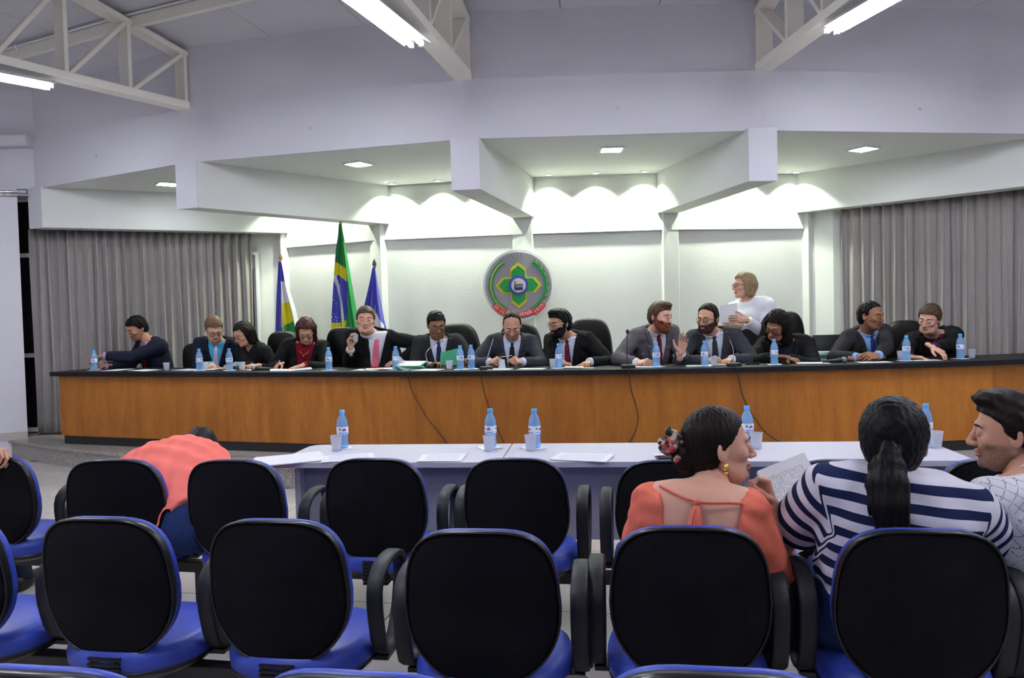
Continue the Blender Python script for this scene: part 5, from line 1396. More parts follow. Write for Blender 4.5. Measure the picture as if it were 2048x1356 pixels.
def person(key, label, S, head, hyaw, pitch, hroll, N, hip, tyaw, R=None, L=None, skin='light', fem=False, hair=('short', 'dark', .011), outfit=None, glasses=None, beard=None, sh_w=.175, tilt=0., belly=0., legs=None, vox=.009, hsc=(1, 1, 1), standing=False, extra=None, stub=True, ground=ZS, bulk=1.0, visible_legs=False, smooth_neck=False):
    """all positions are world points; R / L = dict(W=wrist, d=fingers, n=palm, pose, hint)"""
    head, N, hip = V(head), V(N), V(hip); org = V(hip[0], hip[1], ground)
    root = thing('person', label, 'person', tuple(org)); PEOPLE[key] = root
    up = V(0, 0, 1); sp = nrm(N-hip); f0 = face_dir(tyaw); r = np.cross(f0, up); r = nrm(r-sp*r.dot(sp)); r = nrm(r+sp*math.tan(math.radians(tilt))); f = nrm(np.cross(sp, r)); sp2 = nrm(np.cross(r, f))
    # ---- head frame
    hyaw = hyaw-math.degrees(math.atan2(head[0], head[1]))
    hf = face_dir(hyaw); hr = nrm(np.cross(hf, up)); pa = math.radians(pitch); hy = hf*math.cos(pa)-up*math.sin(pa); hz = np.cross(hr, hy); ra = math.radians(hroll)
    hx, hz = hr*math.cos(ra)+hz*math.sin(ra), hz*math.cos(ra)-hr*math.sin(ra); RH = np.stack([hx, hy, hz], 1); HS = S
    tohead = lambda v: head+(v*V(hsc)*HS) @ RH.T
    sm = SKH[skin]
    Fh, hv, hq, hmi, jaw = HEADS[fem]; mi = hmi.copy()
    # ---- joints
    Lt = np.linalg.norm(N-hip); SR = N-sp*.045*S+r*sh_w*S; SL_ = N-sp*.045*S-r*sh_w*S
    arms = {}
    for nm, a, sh, sgn in (('R', R, SR, 1), ('L', L, SL_, -1)):
        if a is None: a = dict(W=sh-sp*.42*S+f*.22*S-r*sgn*.02, d=nrm(f-up*.3), n=-r*sgn, pose='relax', hint=-f+r*sgn*.3)
        hint = a.get('hint', -up*1.0+r*sgn*.6-f*.2); E = ik(sh, V(a['W']), .285*S, .255*S, hint); arms[nm] = (sh, E, V(a['W']), a, sgn)
    hr_, hl_ = hip+r*.09*S, hip-r*.09*S; lg = {}
    if standing:
        for nm, h_, s_ in (('R', hr_, 1), ('L', hl_, -1)): lg[nm] = (h_, V(h_[0], h_[1], ground+.47*S)+f*.02, V(h_[0], h_[1], ground+.08)-f*.01)
    else:
        lf = face_dir(legs[0] if legs else tyaw); lr = np.cross(lf, up)
        for nm, h_, s_ in (('R', hr_, 1), ('L', hl_, -1)):
            k_ = hip+lr*s_*.11*S+lf*.42*S+up*.02; k_[2] = ground+.50*S if not legs else k_[2]; an = V(k_[0], k_[1], ground+.08)+lf*.03; lg[nm] = (h_, k_, an)
            if legs and len(legs) > 1 and nm in legs[1]: kk, aa = legs[1][nm]; lg[nm] = (h_, V(kk), V(aa))
    nb = N+sp*.0; nt_ = head-hz*.070*HS-hy*.012*HS
    def torso(G, Fd, o=0., arm=True, pads=0.):
        k = .05*S; T = lambda p, k_=k: add(G, Fd, p, k_, off=o)
        T(cone(hip-r*.07*S, hip+r*.07*S, .118*S*bulk, .118*S*bulk, (f, .88)))
        T(cone(hip+sp*.06*S, hip+sp*Lt*.5, (.138+belly*.4)*S*bulk, .148*S*bulk, (f, .76)))
        T(cone(hip+sp*Lt*.52-r*.02*S, hip+sp*Lt*.52+r*.02*S, .148*S*bulk, .148*S*bulk, (f, .74)))
        T(cone(hip+sp*Lt*.76-r*.055*S, hip+sp*Lt*.76+r*.055*S, .128*S*bulk, .128*S*bulk, (f, .82)))
        if key == 'a4': T(ell(hip+sp*Lt*.72-f*.035, (.235, .125, .17), np.stack([r, f, sp2])), .08); T(ell(hip+sp*Lt*.38-f*.01, (.20, .13, .16), np.stack([r, f, sp2])), .06)
        if belly: T(ell(hip+sp*.17*S+f*.05*S, (.13*S, (.08+belly)*S, .13*S), np.stack([r, f, sp2])))
        if fem:
            for s_ in (-1, 1): T(ell(hip+sp*Lt*.66+f*.085*S+r*s_*.07*S, (.062*S, .055*S, .062*S)), .03)
        T(cone(SR-r*.03*S+sp*pads, SL_+r*.03*S+sp*pads, .058*S, .058*S))
        T(cone(N-f*.015*S-sp*.022*S, SR-r*.02*S+sp*pads, .046*S, .044*S)); T(cone(N-f*.015*S-sp*.022*S, SL_+r*.02*S+sp*pads, .046*S, .044*S))
    def arm(G, Fd, nm, r0, r1, r2, k=.03, endcut=None, frac=1.0, w_=None):
        sh, E, W, a, sgn = arms[nm]
        add(G, Fd, cone(sh, E, r0*S, r1*S), k*S)
        if frac > 1.0 or endcut is None:
            e2 = E+(W-E)*(1 if endcut is None else endcut); add(G, Fd, cone(E, e2, r1*S, r2*S, caps=(False, True)), .012*S)
    def bounds(m=.16, forearm=True):
        pts = [hip, N+sp*.12, SR, SL_, head] + [p for a in arms.values() for p in ((a[0], a[1], a[2]) if forearm else (a[0], a[1]))]
        return np.min(pts, 0)-m, np.max(pts, 0)+m
    # ---- body
    parts = []
    lo, hi = bounds(.15); lo2 = np.minimum(lo, np.min([p for l_ in lg.values() for p in l_], 0)-.12); hi2 = np.maximum(hi, np.max([p for l_ in lg.values() for p in l_], 0)+.12)
    hb = .013 if not smooth_neck else .0075
    G = Grid(lo2, hi2, hb); Fd = G.new(); torso(G, Fd, -.006)
    for nm in 'RL':
        sh, E, W, a, sgn = arms[nm]; add(G, Fd, cone(sh, E, .050*S*bulk, .041*S*bulk), .03); add(G, Fd, cone(E, W, .042*S, .028*S), .015)
        h_, k_, an = lg[nm]; add(G, Fd, cone(h_, k_, .082*S, .056*S), .03); add(G, Fd, cone(k_, an, .055*S, .038*S), .02); ft = nrm(V((k_-h_)[0], (k_-h_)[1], 0)+f*.01) if not standing else f
        add(G, Fd, cone(an-V(0, 0, .035), an+ft*.14*S-V(0, 0, .045), .036*S, .028*S), .02)
    add(G, Fd, cone(nb-sp*.03, nt_, .060*S if not fem else .052*S, .055*S if not fem else .047*S), .03)
    v, q = nets(G, Fd, 1); parts.append((v, q, 0)); parts.append((tohead(hv), hq, mi))
    for nm in 'RL':
        sh, E, W, a, sgn = arms[nm]; dd = V(a['d']); v, q = hand_mesh(W, dd, V(a['n']), nm == 'R', a['pose'], S*(.93 if fem else 1.0), .0030 if vox > .006 else .0024); parts.append((v, q, 0))
    me = np_mesh('body', parts, list(sm)[:2], org); sta = np.zeros(len(me.vertices), f32)
    if False: pass
    if not fem and stub:
        zz, yy, xx = hv[:, 2], hv[:, 1], np.abs(hv[:, 0]); sst = lambda a, b, x: np.clip((x-a)/(b-a), 0, 1)**2*(3-2*np.clip((x-a)/(b-a), 0, 1))
        top = -.030-.016*np.cos(np.clip(xx*28, 0, 1.5)); k_ = sst(0, .022, top-zz+.008)*sst(-.03, .02, yy+(-.05-zz)*.3)*sst(-.135, -.112, zz)
        n0 = len(parts[0][0]); sta[n0:n0+len(hv)] = k_*(stub if stub is not True else .75)
    me.attributes.new('stub', 'FLOAT', 'POINT').data.foreach_set('value', sta); obj('body', me, list(sm)[:2], root)
    # eyes
    eg = MB()
    for s_ in (-1, 1):
        me_ = MB(); me_.sphere((0, 0, 0), .0118*HS, 12, 8, mi=0); ey = MB()
        c = tohead(V([[s_*.031, .0806, .0012]]))[0]; look = RH @ V(0, 1, -.12); look = nrm(look)
        ey.sphere(tuple(c-org), .0120*HS, 14, 9, 0); ey.sphere(tuple(c-org+look*.0056*HS), .0072*HS, 10, 7, 1)
        ey.build('eye', [M['eye_white'], M['iris']], root, smooth=True)
    hm = HR[hair[1]] if hair[1] in HR else CL_[hair[1]]
    def htube(pts, rad, name, m, par=root, n=6, close=False, flat=None):
        P2 = tohead(V(pts))-org; o_ = MB(); o_.tube(list(P2), rad if isinstance(rad, list) else rad*HS, n, close=close); return o_.build(name, m, par, smooth=True)
    for s_ in (-1, 1): htube([(s_*.014, .091, .021), (s_*.026, .093, .0265), (s_*.040, .085, .025), (s_*.050, .074, .018)], [.0022*HS, .0034*HS, .003*HS, .0012*HS] if not fem else [.0015*HS, .0024*HS, .002*HS, .001*HS], 'eyebrow', hm if hair[1] != 'blond' else HR['lightbrown'])
    v, q = hair_mesh(hair[0], fem, hair[2], seed=len(PEOPLE)); H_ = obj('hair', np_mesh('hair', [(tohead(v), q, 0)], [hm], org), [hm], root)
    if beard:
        Fb = Fh-f32(beard[1]); X, Y, Z = HG.full(); ax_ = np.abs(X)
        reg = np.maximum(Z-(f32(-.046)+f32(.020)*np.clip((ax_-f32(.045))/f32(.02), 0, 1)+f32(.0)), f32(-.002)-Y+(Z+f32(.05))*f32(-.2))
        side = np.maximum(np.maximum(f32(.050)-ax_, Z-f32(.008)), np.maximum(f32(-.004)-Y, Y-f32(.018))); reg = np.minimum(reg, side)
        lip_ = np.sqrt((ax_/1.0)**2*.22+(Z+f32(.066))**2)-f32(.0105); reg = np.maximum(reg, -np.maximum(lip_, f32(.06)-Y)); Fb = smax(Fb, reg.astype(f32), .002)
        if len(beard) > 2: 
            Fb2 = Fb.copy(); add(HG, Fb2, ell((0, .060, -.112), (.045, .036, .028)), .02); Fb = np.maximum(Fb2, -(lip_+0*Fb))
        v, q = nets(HG, Fb+wr(X, Y, Z, 5, .0012, .012), 0); obj('beard', np_mesh('beard', [(tohead(v), q, 0)], [HR[beard[0]]], org), [HR[beard[0]]], root)
    if glasses:
        gm = M[glasses]; g = []; gt = MB()
        for s_ in (-1, 1):
            lp = [(s_*(.033+.0235*math.copysign(abs(math.cos(a))**.7, math.cos(a))), .104-.010*abs(math.cos(a)) * (1 if math.cos(a) > 0 else .2), .001+.0165*math.copysign(abs(math.sin(a))**.75, math.sin(a))) for a in np.linspace(0, 2*PI, 20)[:-1]]
            gt.tube(list(tohead(V(lp))-org), .0017*HS, 6, close=True); gt.tube(list(tohead(V([(s_*.056, .095, .006), (s_*.072, .060, .006), (s_*.080, .0, .004), (s_*.078, -.018, -.004)]))-org), .0022*HS, 6, mi=1)
        gt.tube(list(tohead(V([(-.010, .103, .006), (0, .108, .008), (.010, .103, .006)]))-org), .0018*HS, 6)
        gt.build('glasses', [gm, M['glass_white'] if glasses == 'glass_frame' and key == 'm8' else gm], root, smooth=True)
    # ---- clothes
    o_ = outfit or {}; lo, hi = bounds(.15); lo[2] = max(lo[2], ground+.3 if not standing else 0); G = Grid(lo, hi, vox); X, Y, Z = G.full()
    def loc(G):
        X, Y, Z = G.full(); px, py, pz = X-f32(hip[0]), Y-f32(hip[1]), Z-f32(hip[2]); return [(px*f32(a[0])+py*f32(a[1])+pz*f32(a[2])) for a in (r, f, sp)]
    lx, ly, ls = loc(G); ln = Lt
    Tf = G.new(); torso(G, Tf, 0., pads=.0); G0 = G
    neckF = G.new(); add(G, neckF, cone(nb-sp*.08, nt_, .057*S, .053*S), .0)
    def emit(name, Fd, m, smooth=1, attr=False, par=root, G_=None):
        v, q = nets(G_ or G, Fd, smooth)
        if len(q) == 0: return None
        at = None
        if attr:
            vc = v[q].reshape(-1, 3); p = vc-hip; at = np.stack([p @ r, p @ f, p @ sp], 1); fc = v[q].mean(1)
            if attr == 'sleeve':
                for nm in 'RL':
                    sh, E, W, a, sgn = arms[nm]; ab = E-sh; Lb = np.linalg.norm(ab); n_ = nrm(r*sgn+nrm(ab)*.9); c0 = sh+r*sgn*.002*S
                    d_ = (vc-c0) @ n_; t = ((vc-sh) @ ab)/ab.dot(ab); dist = np.linalg.norm(vc-sh-np.clip(t, 0, 1)[:, None]*ab, axis=1); w_ = np.clip(d_/.012+.5, 0, 1)*np.clip((.15*S-dist)/.02, 0, 1); tt = ((vc-sh) @ nrm(ab)); at[:, 2] = at[:, 2]*(1-w_)+(Lt-.03-tt)*w_
        me = np_mesh(name, [(v, q, 0)], [m], org, at); return obj(name, me, [m], par)
    kind = o_.get('kind', 'suit')
    def fine_grid(h):
        pts = [hip+f*.18, N+f*.20, N-f*.10+sp*.06, SR, SL_]; return Grid(np.min(pts, 0)-.06, np.max(pts, 0)+.06, h)
    def shirt_collar(m):
        gc = Grid(N-.15, N+.15, .0036); nc = gc.new(); add(gc, nc, cone(nb-sp*.06, nt_, .057*S, .053*S), .0); cx_, cy_, cs_ = loc(gc); ac = np.abs(cx_)
        a_ = np.maximum(nc-f32(.017*S), -(nc-f32(.006*S))); a_ = np.maximum(a_, cs_-f32(ln+.036*S)+cy_*f32(.38)); a_ = np.maximum(a_, f32(ln-.045*S)-cs_-np.clip(-cy_, 0, .05)*f32(.3))
        a_ = np.maximum(a_, -np.maximum(ac-np.clip((f32(ln+.025*S)-cs_)*f32(.45), f32(.002), 1), -cy_))
        for s_ in (-1, 1):
            p0 = N+f*.060*S+r*s_*.012*S+sp*.006*S; p1 = N+f*.082*S+r*s_*.050*S-sp*.038*S; add(gc, a_, cone(p0, p1, .020*S, .009*S, (f, .42)), .006)
        emit('collar', a_, m, 1, G_=gc)
    def sleeves(Fd, r0, r1, r2, frac=1.0, endw=.93, seed=0):
        for nm in 'RL':
            if nm in o_.get('no', ''): continue
            sh, E, W, a, sgn = arms[nm]
            if frac <= 1.0: e = sh+(E-sh)*frac; add(G, Fd, cone(sh, e, r0*S, (r0+(r1-r0)*frac)*S, caps=(False, True)), .025*S)
            else: add(G, Fd, cone(sh, E, r0*S, r1*S), .025*S); add(G, Fd, cone(E, E+(W-E)*endw, r1*S, r2*S, caps=(False, True)), .012*S)
    if kind == 'suit':
        jm, sm_, tm = CL_[o_['jacket']], CL_[o_['shirt']], CL_.get(o_.get('tie', '')); vd = o_.get('v', .20)*S; vw = o_.get('vw', .070)*S
        WRK = wr(X, Y, Z, len(PEOPLE), .0035, .09); J = Tf-f32(.016*S)+WRK
        wv = (np.interp(ls, [vd, ln-.03*S, ln+.05], [.004, vw, vw*1.15])).astype(f32) if False else np.clip((ls-f32(vd))/f32(ln-.03*S-vd), 0, 1.3)*f32(vw)+f32(.003)
        ax_ = np.abs(lx); cut = np.maximum(np.maximum(ax_-wv, -ly-f32(.0)), f32(vd)-ls)
        Jc = np.maximum(J, -cut); Jc = np.maximum(Jc, -(neckF-f32(.010))); Jc = np.maximum(Jc, ls-f32(ln+.045*S)); Jc = np.ascontiguousarray(Jc); sleeves(Jc, .070*bulk, .060, .047, 2, .90); Jc = Jc+WRK*f32(.6)
        emit('jacket', Jc, jm)
        Sf = Tf-f32(.006*S); Sf = np.maximum(Sf, ls-f32(ln+.01*S)); Sf = np.maximum(Sf, np.maximum(f32(vd-.05)-ls, -ly-f32(.10))); 
        for nm in 'RL':
            sh, E, W, a, sgn = arms[nm]; Cf = G.new(); add(G, Cf, cone(E+(W-E)*.80, W+(W-E)*.02, .042*S, .037*S, caps=(True, True)), .0); emit('cuff', Cf, sm_)
        emit('shirt', np.maximum(Sf, -(neckF+f32(.004))), sm_)
        gl = fine_grid(.0052); Xl, Yl, Zl = gl.full(); Tl = gl.new(); torso(gl, Tl, 0.); nl = gl.new(); add(gl, nl, cone(nb-sp*.08, nt_, .057*S, .053*S), .0); bx, by, bs = loc(gl); abx = np.abs(bx)
        Jl = Tl-f32(.016*S)+wr(Xl, Yl, Zl, len(PEOPLE), .0035, .09); wl_ = np.clip((bs-f32(vd))/f32(ln-.03*S-vd), 0, 1.3)*f32(vw)+f32(.003)
        lw = f32(.052*S)*np.clip((bs-f32(vd-.02))/f32(.13*S), 0, 1); lw = np.where(bs > f32(ln-.085*S), f32(.040*S), lw); lw = np.where(np.abs(bs-f32(ln-.088*S)) < .004, f32(.022*S), lw)
        Lp = np.maximum(Jl-f32(.011*S), np.maximum(np.maximum(wl_-abx, abx-wl_-lw.astype(f32)), np.maximum(-by+f32(.01), f32(vd+.01)-bs))); Lp = np.maximum(Lp, -(Jl+f32(.006))); Lp = np.maximum(Lp, bs-f32(ln+.02*S)); emit('lapel', np.maximum(Lp, -(nl-f32(.014))), jm, 1, G_=gl)
        shirt_collar(sm_)
        if tm:
            tw_ = np.clip((f32(ln)-ls), 0, .3)*f32(.06)+f32(.017*S); Tt = np.maximum(Tf-f32(.018*S), np.maximum(ax_-tw_, np.maximum(-ly+f32(.01), f32(vd-.04)-ls))); Tt = np.maximum(Tt, ls-f32(ln-.045*S)); 
            add(G, Tt, ell(N+f*.076*S-sp*.034*S, (.021*S, .017*S, .024*S), np.stack([r, f, sp2])), .01); emit('tie', Tt, tm)
    else:
        tmn = CL_[o_['top']]; Fd = Tf-f32(o_.get('off', .010)*S); fr = o_.get('sleeve', 2); sr = o_.get('sr', (.064, .055, .044)); WRK = wr(X, Y, Z, len(PEOPLE), o_.get('wa', .003), o_.get('wl', .08)); Fd = Fd+WRK; vd, vw = o_.get('v', (.40, .06)); vd *= S; vw *= S
        cut = np.maximum(np.maximum(np.abs(lx)-np.clip((ls-f32(vd))/f32(ln-vd), 0, 1.3)*f32(vw), -ly), f32(vd)-ls); Fd = np.maximum(Fd, -cut); Fd = np.maximum(Fd, -(neckF-f32(o_.get('ng', .012)))); Fd = np.maximum(Fd, ls-f32(ln+o_.get('nt', .05)*S))
        if 'backv' in o_:
            bd, bw = o_['backv']; e_ = np.sqrt((lx/f32(bw*S))**2+((ls-f32(ln+.02))/f32(bd*S))**2)-1; cutb = np.maximum(e_*f32(.08), ly-f32(.03)); Fd = np.maximum(Fd, -cutb)
        Fd = np.ascontiguousarray(Fd); sleeves(Fd, *sr, fr, .92); Fd = Fd+WRK*f32(.5)
        Fd = np.maximum(Fd, f32(o_.get('hem', .0))-ls)
        emit(o_.get('name', 'blouse'), Fd, tmn, attr=o_.get('attr', False))
        if 'under' in o_:
            U_ = np.maximum(Tf-f32(.004*S), np.maximum(ls-f32(o_['under'][1]*S), -ly)); U_ = np.maximum(U_, -(neckF-f32(.012))); emit('undershirt', U_, CL_[o_['under'][0]])
        if o_.get('collar'):
            shirt_collar(CL_[o_['collar']])
    # trousers / skirt
    bm_ = CL_[o_.get('bottom', 'black')]; pts = [hip]+[p for l_ in lg.values() for p in l_]
    G = Grid(np.min(pts, 0)-.18, np.max(pts, 0)+.18, .012 if not visible_legs else .008); Fd = G.new(); pr_ = .130*S*bulk if key != 'a4' else .138; add(G, Fd, cone(hip-r*.07*S, hip+r*.07*S, pr_, pr_, (f, .9)), .03)
    if o_.get('skirt'):
        add(G, Fd, cone(hip+sp*.10*S, hip-V(0, 0, .05), .125*S, .165*S, (f, .8)), .04); add(G, Fd, cone(hip-V(0, 0, .0), V(hip[0], hip[1], ground+.50*S), .165*S, .15*S, (f, .8), caps=(False, True)), .04)
    else:
        for nm in 'RL': h_, k_, an = lg[nm]; add(G, Fd, cone(h_, k_, .098*S*bulk, .068*S*bulk), .04); add(G, Fd, cone(k_, an+V(0, 0, .0), .068*S, .055*S), .02)
    Xg, Yg, Zg = G.full(); v, q = nets(G, Fd+wr(Xg, Yg, Zg, 3, .003, .07), 1)
    obj('skirt' if o_.get('skirt') else 'trousers', np_mesh('trousers', [(v, q, 0)], [bm_], org), [bm_], root)
    for nm in 'RL':
        h_, k_, an = lg[nm]; ft = nrm(V((k_-h_)[0], (k_-h_)[1], 0)) if not standing else f
        G = Grid(an-.2, an+.2, .008); Fd = G.new(); b_ = an-V(0, 0, .035); add(G, Fd, cone(b_-ft*.05, b_+ft*.15*S, .044*S, .034*S), .02); add(G, Fd, cone(b_, an, .045*S, .044*S), .02); Xg, Yg, Zg = G.full(); Fd = np.maximum(Fd, f32(max(ground+.001, b_[2]-.045))-Zg)
        v, q = nets(G, Fd, 1); obj('shoe', np_mesh('shoe', [(v, q, 0)], [M['leather']], org), [M['leather']], root)
    def surf(x, s_, side=-1, off=.01):
        # outermost cloth-free surface point at lateral x, height s_ along the spine
        for k in range(60):
            y = side*(.26-.005*k)*1.0; p = hip+r*x+sp*s_+f*y; i = np.round((p-G0.lo)/G0.h).astype(int)
            if (i >= 0).all() and (i < G0.n).all() and Tf[tuple(i)] < off: return p-org
        return hip+r*x+sp*s_-org
    ctx = dict(surf=surf, root=root, org=org, hip=hip, N=N, sp=sp, r=r, f=f, head=head, RH=RH, tohead=tohead, arms=arms, S=S, Lt=Lt, lg=lg)
    if extra: extra(ctx)
    return ctx

# ---------------- the people at the bench
def Dp(px, o): return px_on_bench(px, o)[0][1]
def W3(px, py, o): return PD(px, py, Dp(px, o))
def hb(px, o, z=.028): p = px_on_bench(px, o)[0]; return V(p[0], p[1], BT+z)
def seatp(px, o, z=.60): p = px_on_bench(px, o)[0]; return V(p[0], p[1], ZS+z)
def H(W, d, n=(0, 0, -1), pose='relax', hint=None):
    r_ = dict(W=V(W), d=V(d), n=V(n), pose=pose)
    if hint is not None: r_['hint'] = V(hint)
    return r_
DN = (0, 0, -1)
def wrist(c, d, k=.09): return V(c)-nrm(d)*k      # centre of hand -> wrist
SB = 1.10
def pin(col='gold', s=.55):
    def g(c):
        p = c['N']-c['sp']*.13*c['S']-c['r']*.085*c['S']+c['f']*.125*c['S']-c['org']; o = MB(); o.sphere(tuple(p), .009, 8, 6, sc=(1, .5, 1)); o.build('lapel_pin', M['gold'], c['root'], smooth=True)
    return g
def watch(side='L', m='gold'):
    def g(c):
        sh, E, W, a, s_ = c['arms'][side]; d = nrm(W-E); p = W-d*.012-c['org']; o = MB(); o.tube([p-d*.009, p+d*.009], .031*c['S'], 14); o.build('watch', M[m], c['root'], smooth=True)
    return g
# 1 man reaching left
d = V(-.95, -.25, -.12); d2 = V(-.9, -.4, -.1)
person('m1', 'man in navy suit leaning left to open the bottle at the bench end', SB, W3(273, 657, .72), -62, 26, 0, W3(300, 684, .80), seatp(330, .98, .52), -38,
       R=H(wrist(hb(197, .36, .03), d2, .06), d2, (0, -.3, -1), 'grip', (.3, .2, -1)), L=H(wrist(hb(196, .32, .145), d, .06), d, (0, .1, -1), 'pinch', (.5, -.2, -.6)), skin='tan', hair=('short', 'black', .013), outfit=dict(jacket='navy', shirt='mauve', tie='tie_red', v=.22))
# 2 man with glasses, light blue shirt
d = V(.35, -.85, -.1)
person('m2', 'man in navy suit and light blue shirt with glasses, bent over his papers', SB, W3(428, 657, .66), 12, 34, -6, W3(436, 682, .80), seatp(440, .98, .53), 5,
       R=H(wrist(hb(424, .42), d), d, DN, 'relax'), L=H(wrist(hb(455, .48), (-.5, -.7, 0)), (-.5, -.7, 0), DN, 'curl'), skin='fair', hair=('short', 'lightbrown', .010), glasses='glass_frame', outfit=dict(jacket='navy', shirt='teal', tie='tie_lilac', v=.20), stub=False)
# 3 woman in black
d = V(-.7, -.6, 0)
person('w3', 'dark-haired woman in black with glasses turned left, beside the man with glasses', SB*.93, W3(487, 668, .66), -58, 24, 0, W3(508, 690, .76), seatp(522, .95, .50), -35,
       R=H(wrist(hb(487, .42), d), d, DN, 'curl'), L=H(wrist(hb(500, .46), d), d, DN, 'relax'), skin='light', fem=True, hair=('bob', 'dark', .016), glasses='glass_red', outfit=dict(kind='top', top='black', name='jacket', v=(.47, .03)))
# 4 red-haired woman
d = V(-.25, -.9, -.15)
def necklace(c):
    o = MB(); N, r, f, sp, S = c['N'], c['r'], c['f'], c['sp'], c['S']
    pts = [N+r*x*S+f*y*S+sp*z*S-c['org'] for x, y, z in ((-.062, .035, .005), (-.055, .075, -.03), (-.03, .105, -.06), (0, .118, -.075), (.03, .105, -.06), (.055, .075, -.03), (.062, .035, .005))]
    o.tube(pts, .003, 6); o.sphere(tuple(pts[3]-sp*.012), .010, 8, 6); o.build('necklace', M['gold'], c['root'], smooth=True)
    pen(c)
def pen(c, side='R', m='label_blue', tip=(-.15, -.3, -.55), k=.075):
    sh, E, W, a, s_ = c['arms'][side]; p = W+nrm(a['d'])*k*c['S']+V(a['n'])*.02-c['org']; t = nrm(tip); o = MB(); o.tube([p-t*.09, p+t*.03, p+t*.045], [.0045, .0045, .001], 8); o.build('pen', M[m], c['root'], smooth=True)
person('w4', 'woman with dark red hair and wine blouse writing in an open magazine', SB*.96, W3(612, 662, .66), -6, 34, 0, W3(612, 686, .76), seatp(614, .97, .52), 0,
       R=H(wrist(hb(550, .34), d), d, (.6, 0, -.8), 'pen', (-.8, .3, -.8)), L=H(wrist(hb(594, .34), (-.5, -.8, -.1)), (-.5, -.8, -.1), DN, 'flat', (1, .3, -.8)), skin='light', fem=True, hair=('bob', 'red', .020), glasses='glass_red',
       outfit=dict(jacket='black', shirt='wine', v=.14, vw=.085), extra=necklace)
# 5 pink tie
d = V(.30, -.35, .70)
person('m5', 'man in black suit with bright pink tie holding up a small cup', SB*1.03, W3(731, 640, .66), 0, 0, 3, W3(742, 665, .78), seatp(754, .92, .52), -4,
       R=H(W3(701, 697, .58), (-.05, -.25, .97), (.95, -.25, 0), 'grip', (-.2, .2, -1)), L=H(W3(800, 722, .80), (-.9, -.2, -.2), (0, .3, -1), 'relax', (1, .2, .25)), skin='fair', hair=('short', 'brown', .010), outfit=dict(jacket='black', shirt='white', tie='tie_pink', v=.08, vw=.075), tilt=8, stub=False, belly=.03)
p = W3(711, 680, .54); cup(p-V(0, 0, .02), 'small clear cup held up by the man with the pink tie', 'plastic cups on the bench', s=.9)
# 6 green folder
person('m6', 'man in dark brown suit and glasses reading from a green folder', SB, W3(873, 649, .70), 10, 20, -5, W3(877, 677, .80), seatp(880, .95, .53), 5,
       R=H(wrist(W3(876, 727, .46), (.8, -.5, .25)), (.8, -.5, .25), (.1, -.4, -.9), 'grip'), L=H(wrist(W3(930, 722, .46), (-.7, -.5, .4)), (-.7, -.5, .4), (-.4, -.6, 0), 'grip'), skin='brown', hair=('short', 'black', .010), glasses='glass_frame', outfit=dict(jacket='charcoal', shirt='lightblue', tie='tie_navy', v=.15))
c0, c1, c2, c3 = [W3(x, y, o) for x, y, o in ((881, 705, .40), (922, 695, .46), (923, 731, .44), (880, 730, .38))]
m_ = MB(); nn = nrm(np.cross(c1-c0, c3-c0)); vs = [c0, c1, c2, c3]+[c_+nn*.006 for c_ in (c0, c1, c2, c3)]; m_.add([tuple(x) for x in vs], [(0, 1, 2, 3), (7, 6, 5, 4), (0, 4, 5, 1), (1, 5, 6, 2), (2, 6, 7, 3), (3, 7, 4, 0)])
tag(m_.build('document_folder', M['green_folder']), 'open green folder held upright by the man in the dark brown suit', 'folder')
# 7 looking down
dr_ = V(.45, -.55, .1)
person('m7', 'man in grey suit and black tie smiling down at his hands, below the crest', SB, W3(1024, 651, .68), 0, 30, 0, W3(1024, 676, .78), seatp(1022, .95, .53), 0,
       R=H(wrist(hb(989, .34, .07), (.35, -.6, .2), .07), (.35, -.6, .2), (.7, 0, -.5), 'fist', (-1, .2, -.6)), L=H(wrist(hb(1035, .34, .07), (-.35, -.6, .2), .07), (-.35, -.6, .2), (-.7, 0, -.5), 'fist', (1, .2, -.6)), skin='light', hair=('receding', 'dark', .008), outfit=dict(jacket='slate', shirt='lightblue', tie='tie_black', v=.12), extra=watch('L'))
a_, b_ = W3(1000, 714, .30), W3(1024, 711, .30); m_ = MB(); m_.bar(a_, b_, .012, .004, up=(0, 0, 1)); tag(m_.build('paper_strip', M['paper']), 'rolled white strip of paper between the fists of the man looking down', 'paper')
# 8 turned left, white-armed glasses
person('m8', 'bearded man in black suit turned left, wearing white-armed glasses', SB, W3(1119, 647, .68), -52, 8, 0, W3(1139, 672, .78), seatp(1150, .95, .53), -22,
       R=H(wrist(hb(1134, .36), (.3, -.8, 0)), (.3, -.8, 0), DN, 'curl'), L=H(wrist(hb(1172, .34), (-.3, -.8, -.1)), (-.3, -.8, -.1), DN, 'relax', (1, .2, -.5)), skin='tan', hair=('quiff', 'black', .014), glasses='glass_frame', beard=('black', .0032), outfit=dict(jacket='black', shirt='lightblue', tie='tie_wine', v=.12))
# 9 red beard
person('m9', 'red-bearded man in grey suit and wine tie turned right with one hand raised', SB, W3(1321, 633, .66), 52, 8, 0, W3(1308, 660, .78), seatp(1302, .95, .53), 18,
       R=H(wrist(hb(1290, .26, .05), (.5, -.7, .2)), (.5, -.7, .2), (.5, 0, -.8), 'pen', (-1, 0, -.6)), L=H(W3(1362, 706, .42), (.15, -.25, .95), (-.3, -.95, -.1), 'open', (.5, .2, -1)), skin='fair', hair=('quiff', 'brown', .013), beard=('beard_red', .0055, 1), outfit=dict(jacket='grey_brown', shirt='white', tie='tie_wine', v=.12), extra=lambda c: (pin()(c), pen(c, 'R', 'black', (.1, -.2, -.9))))
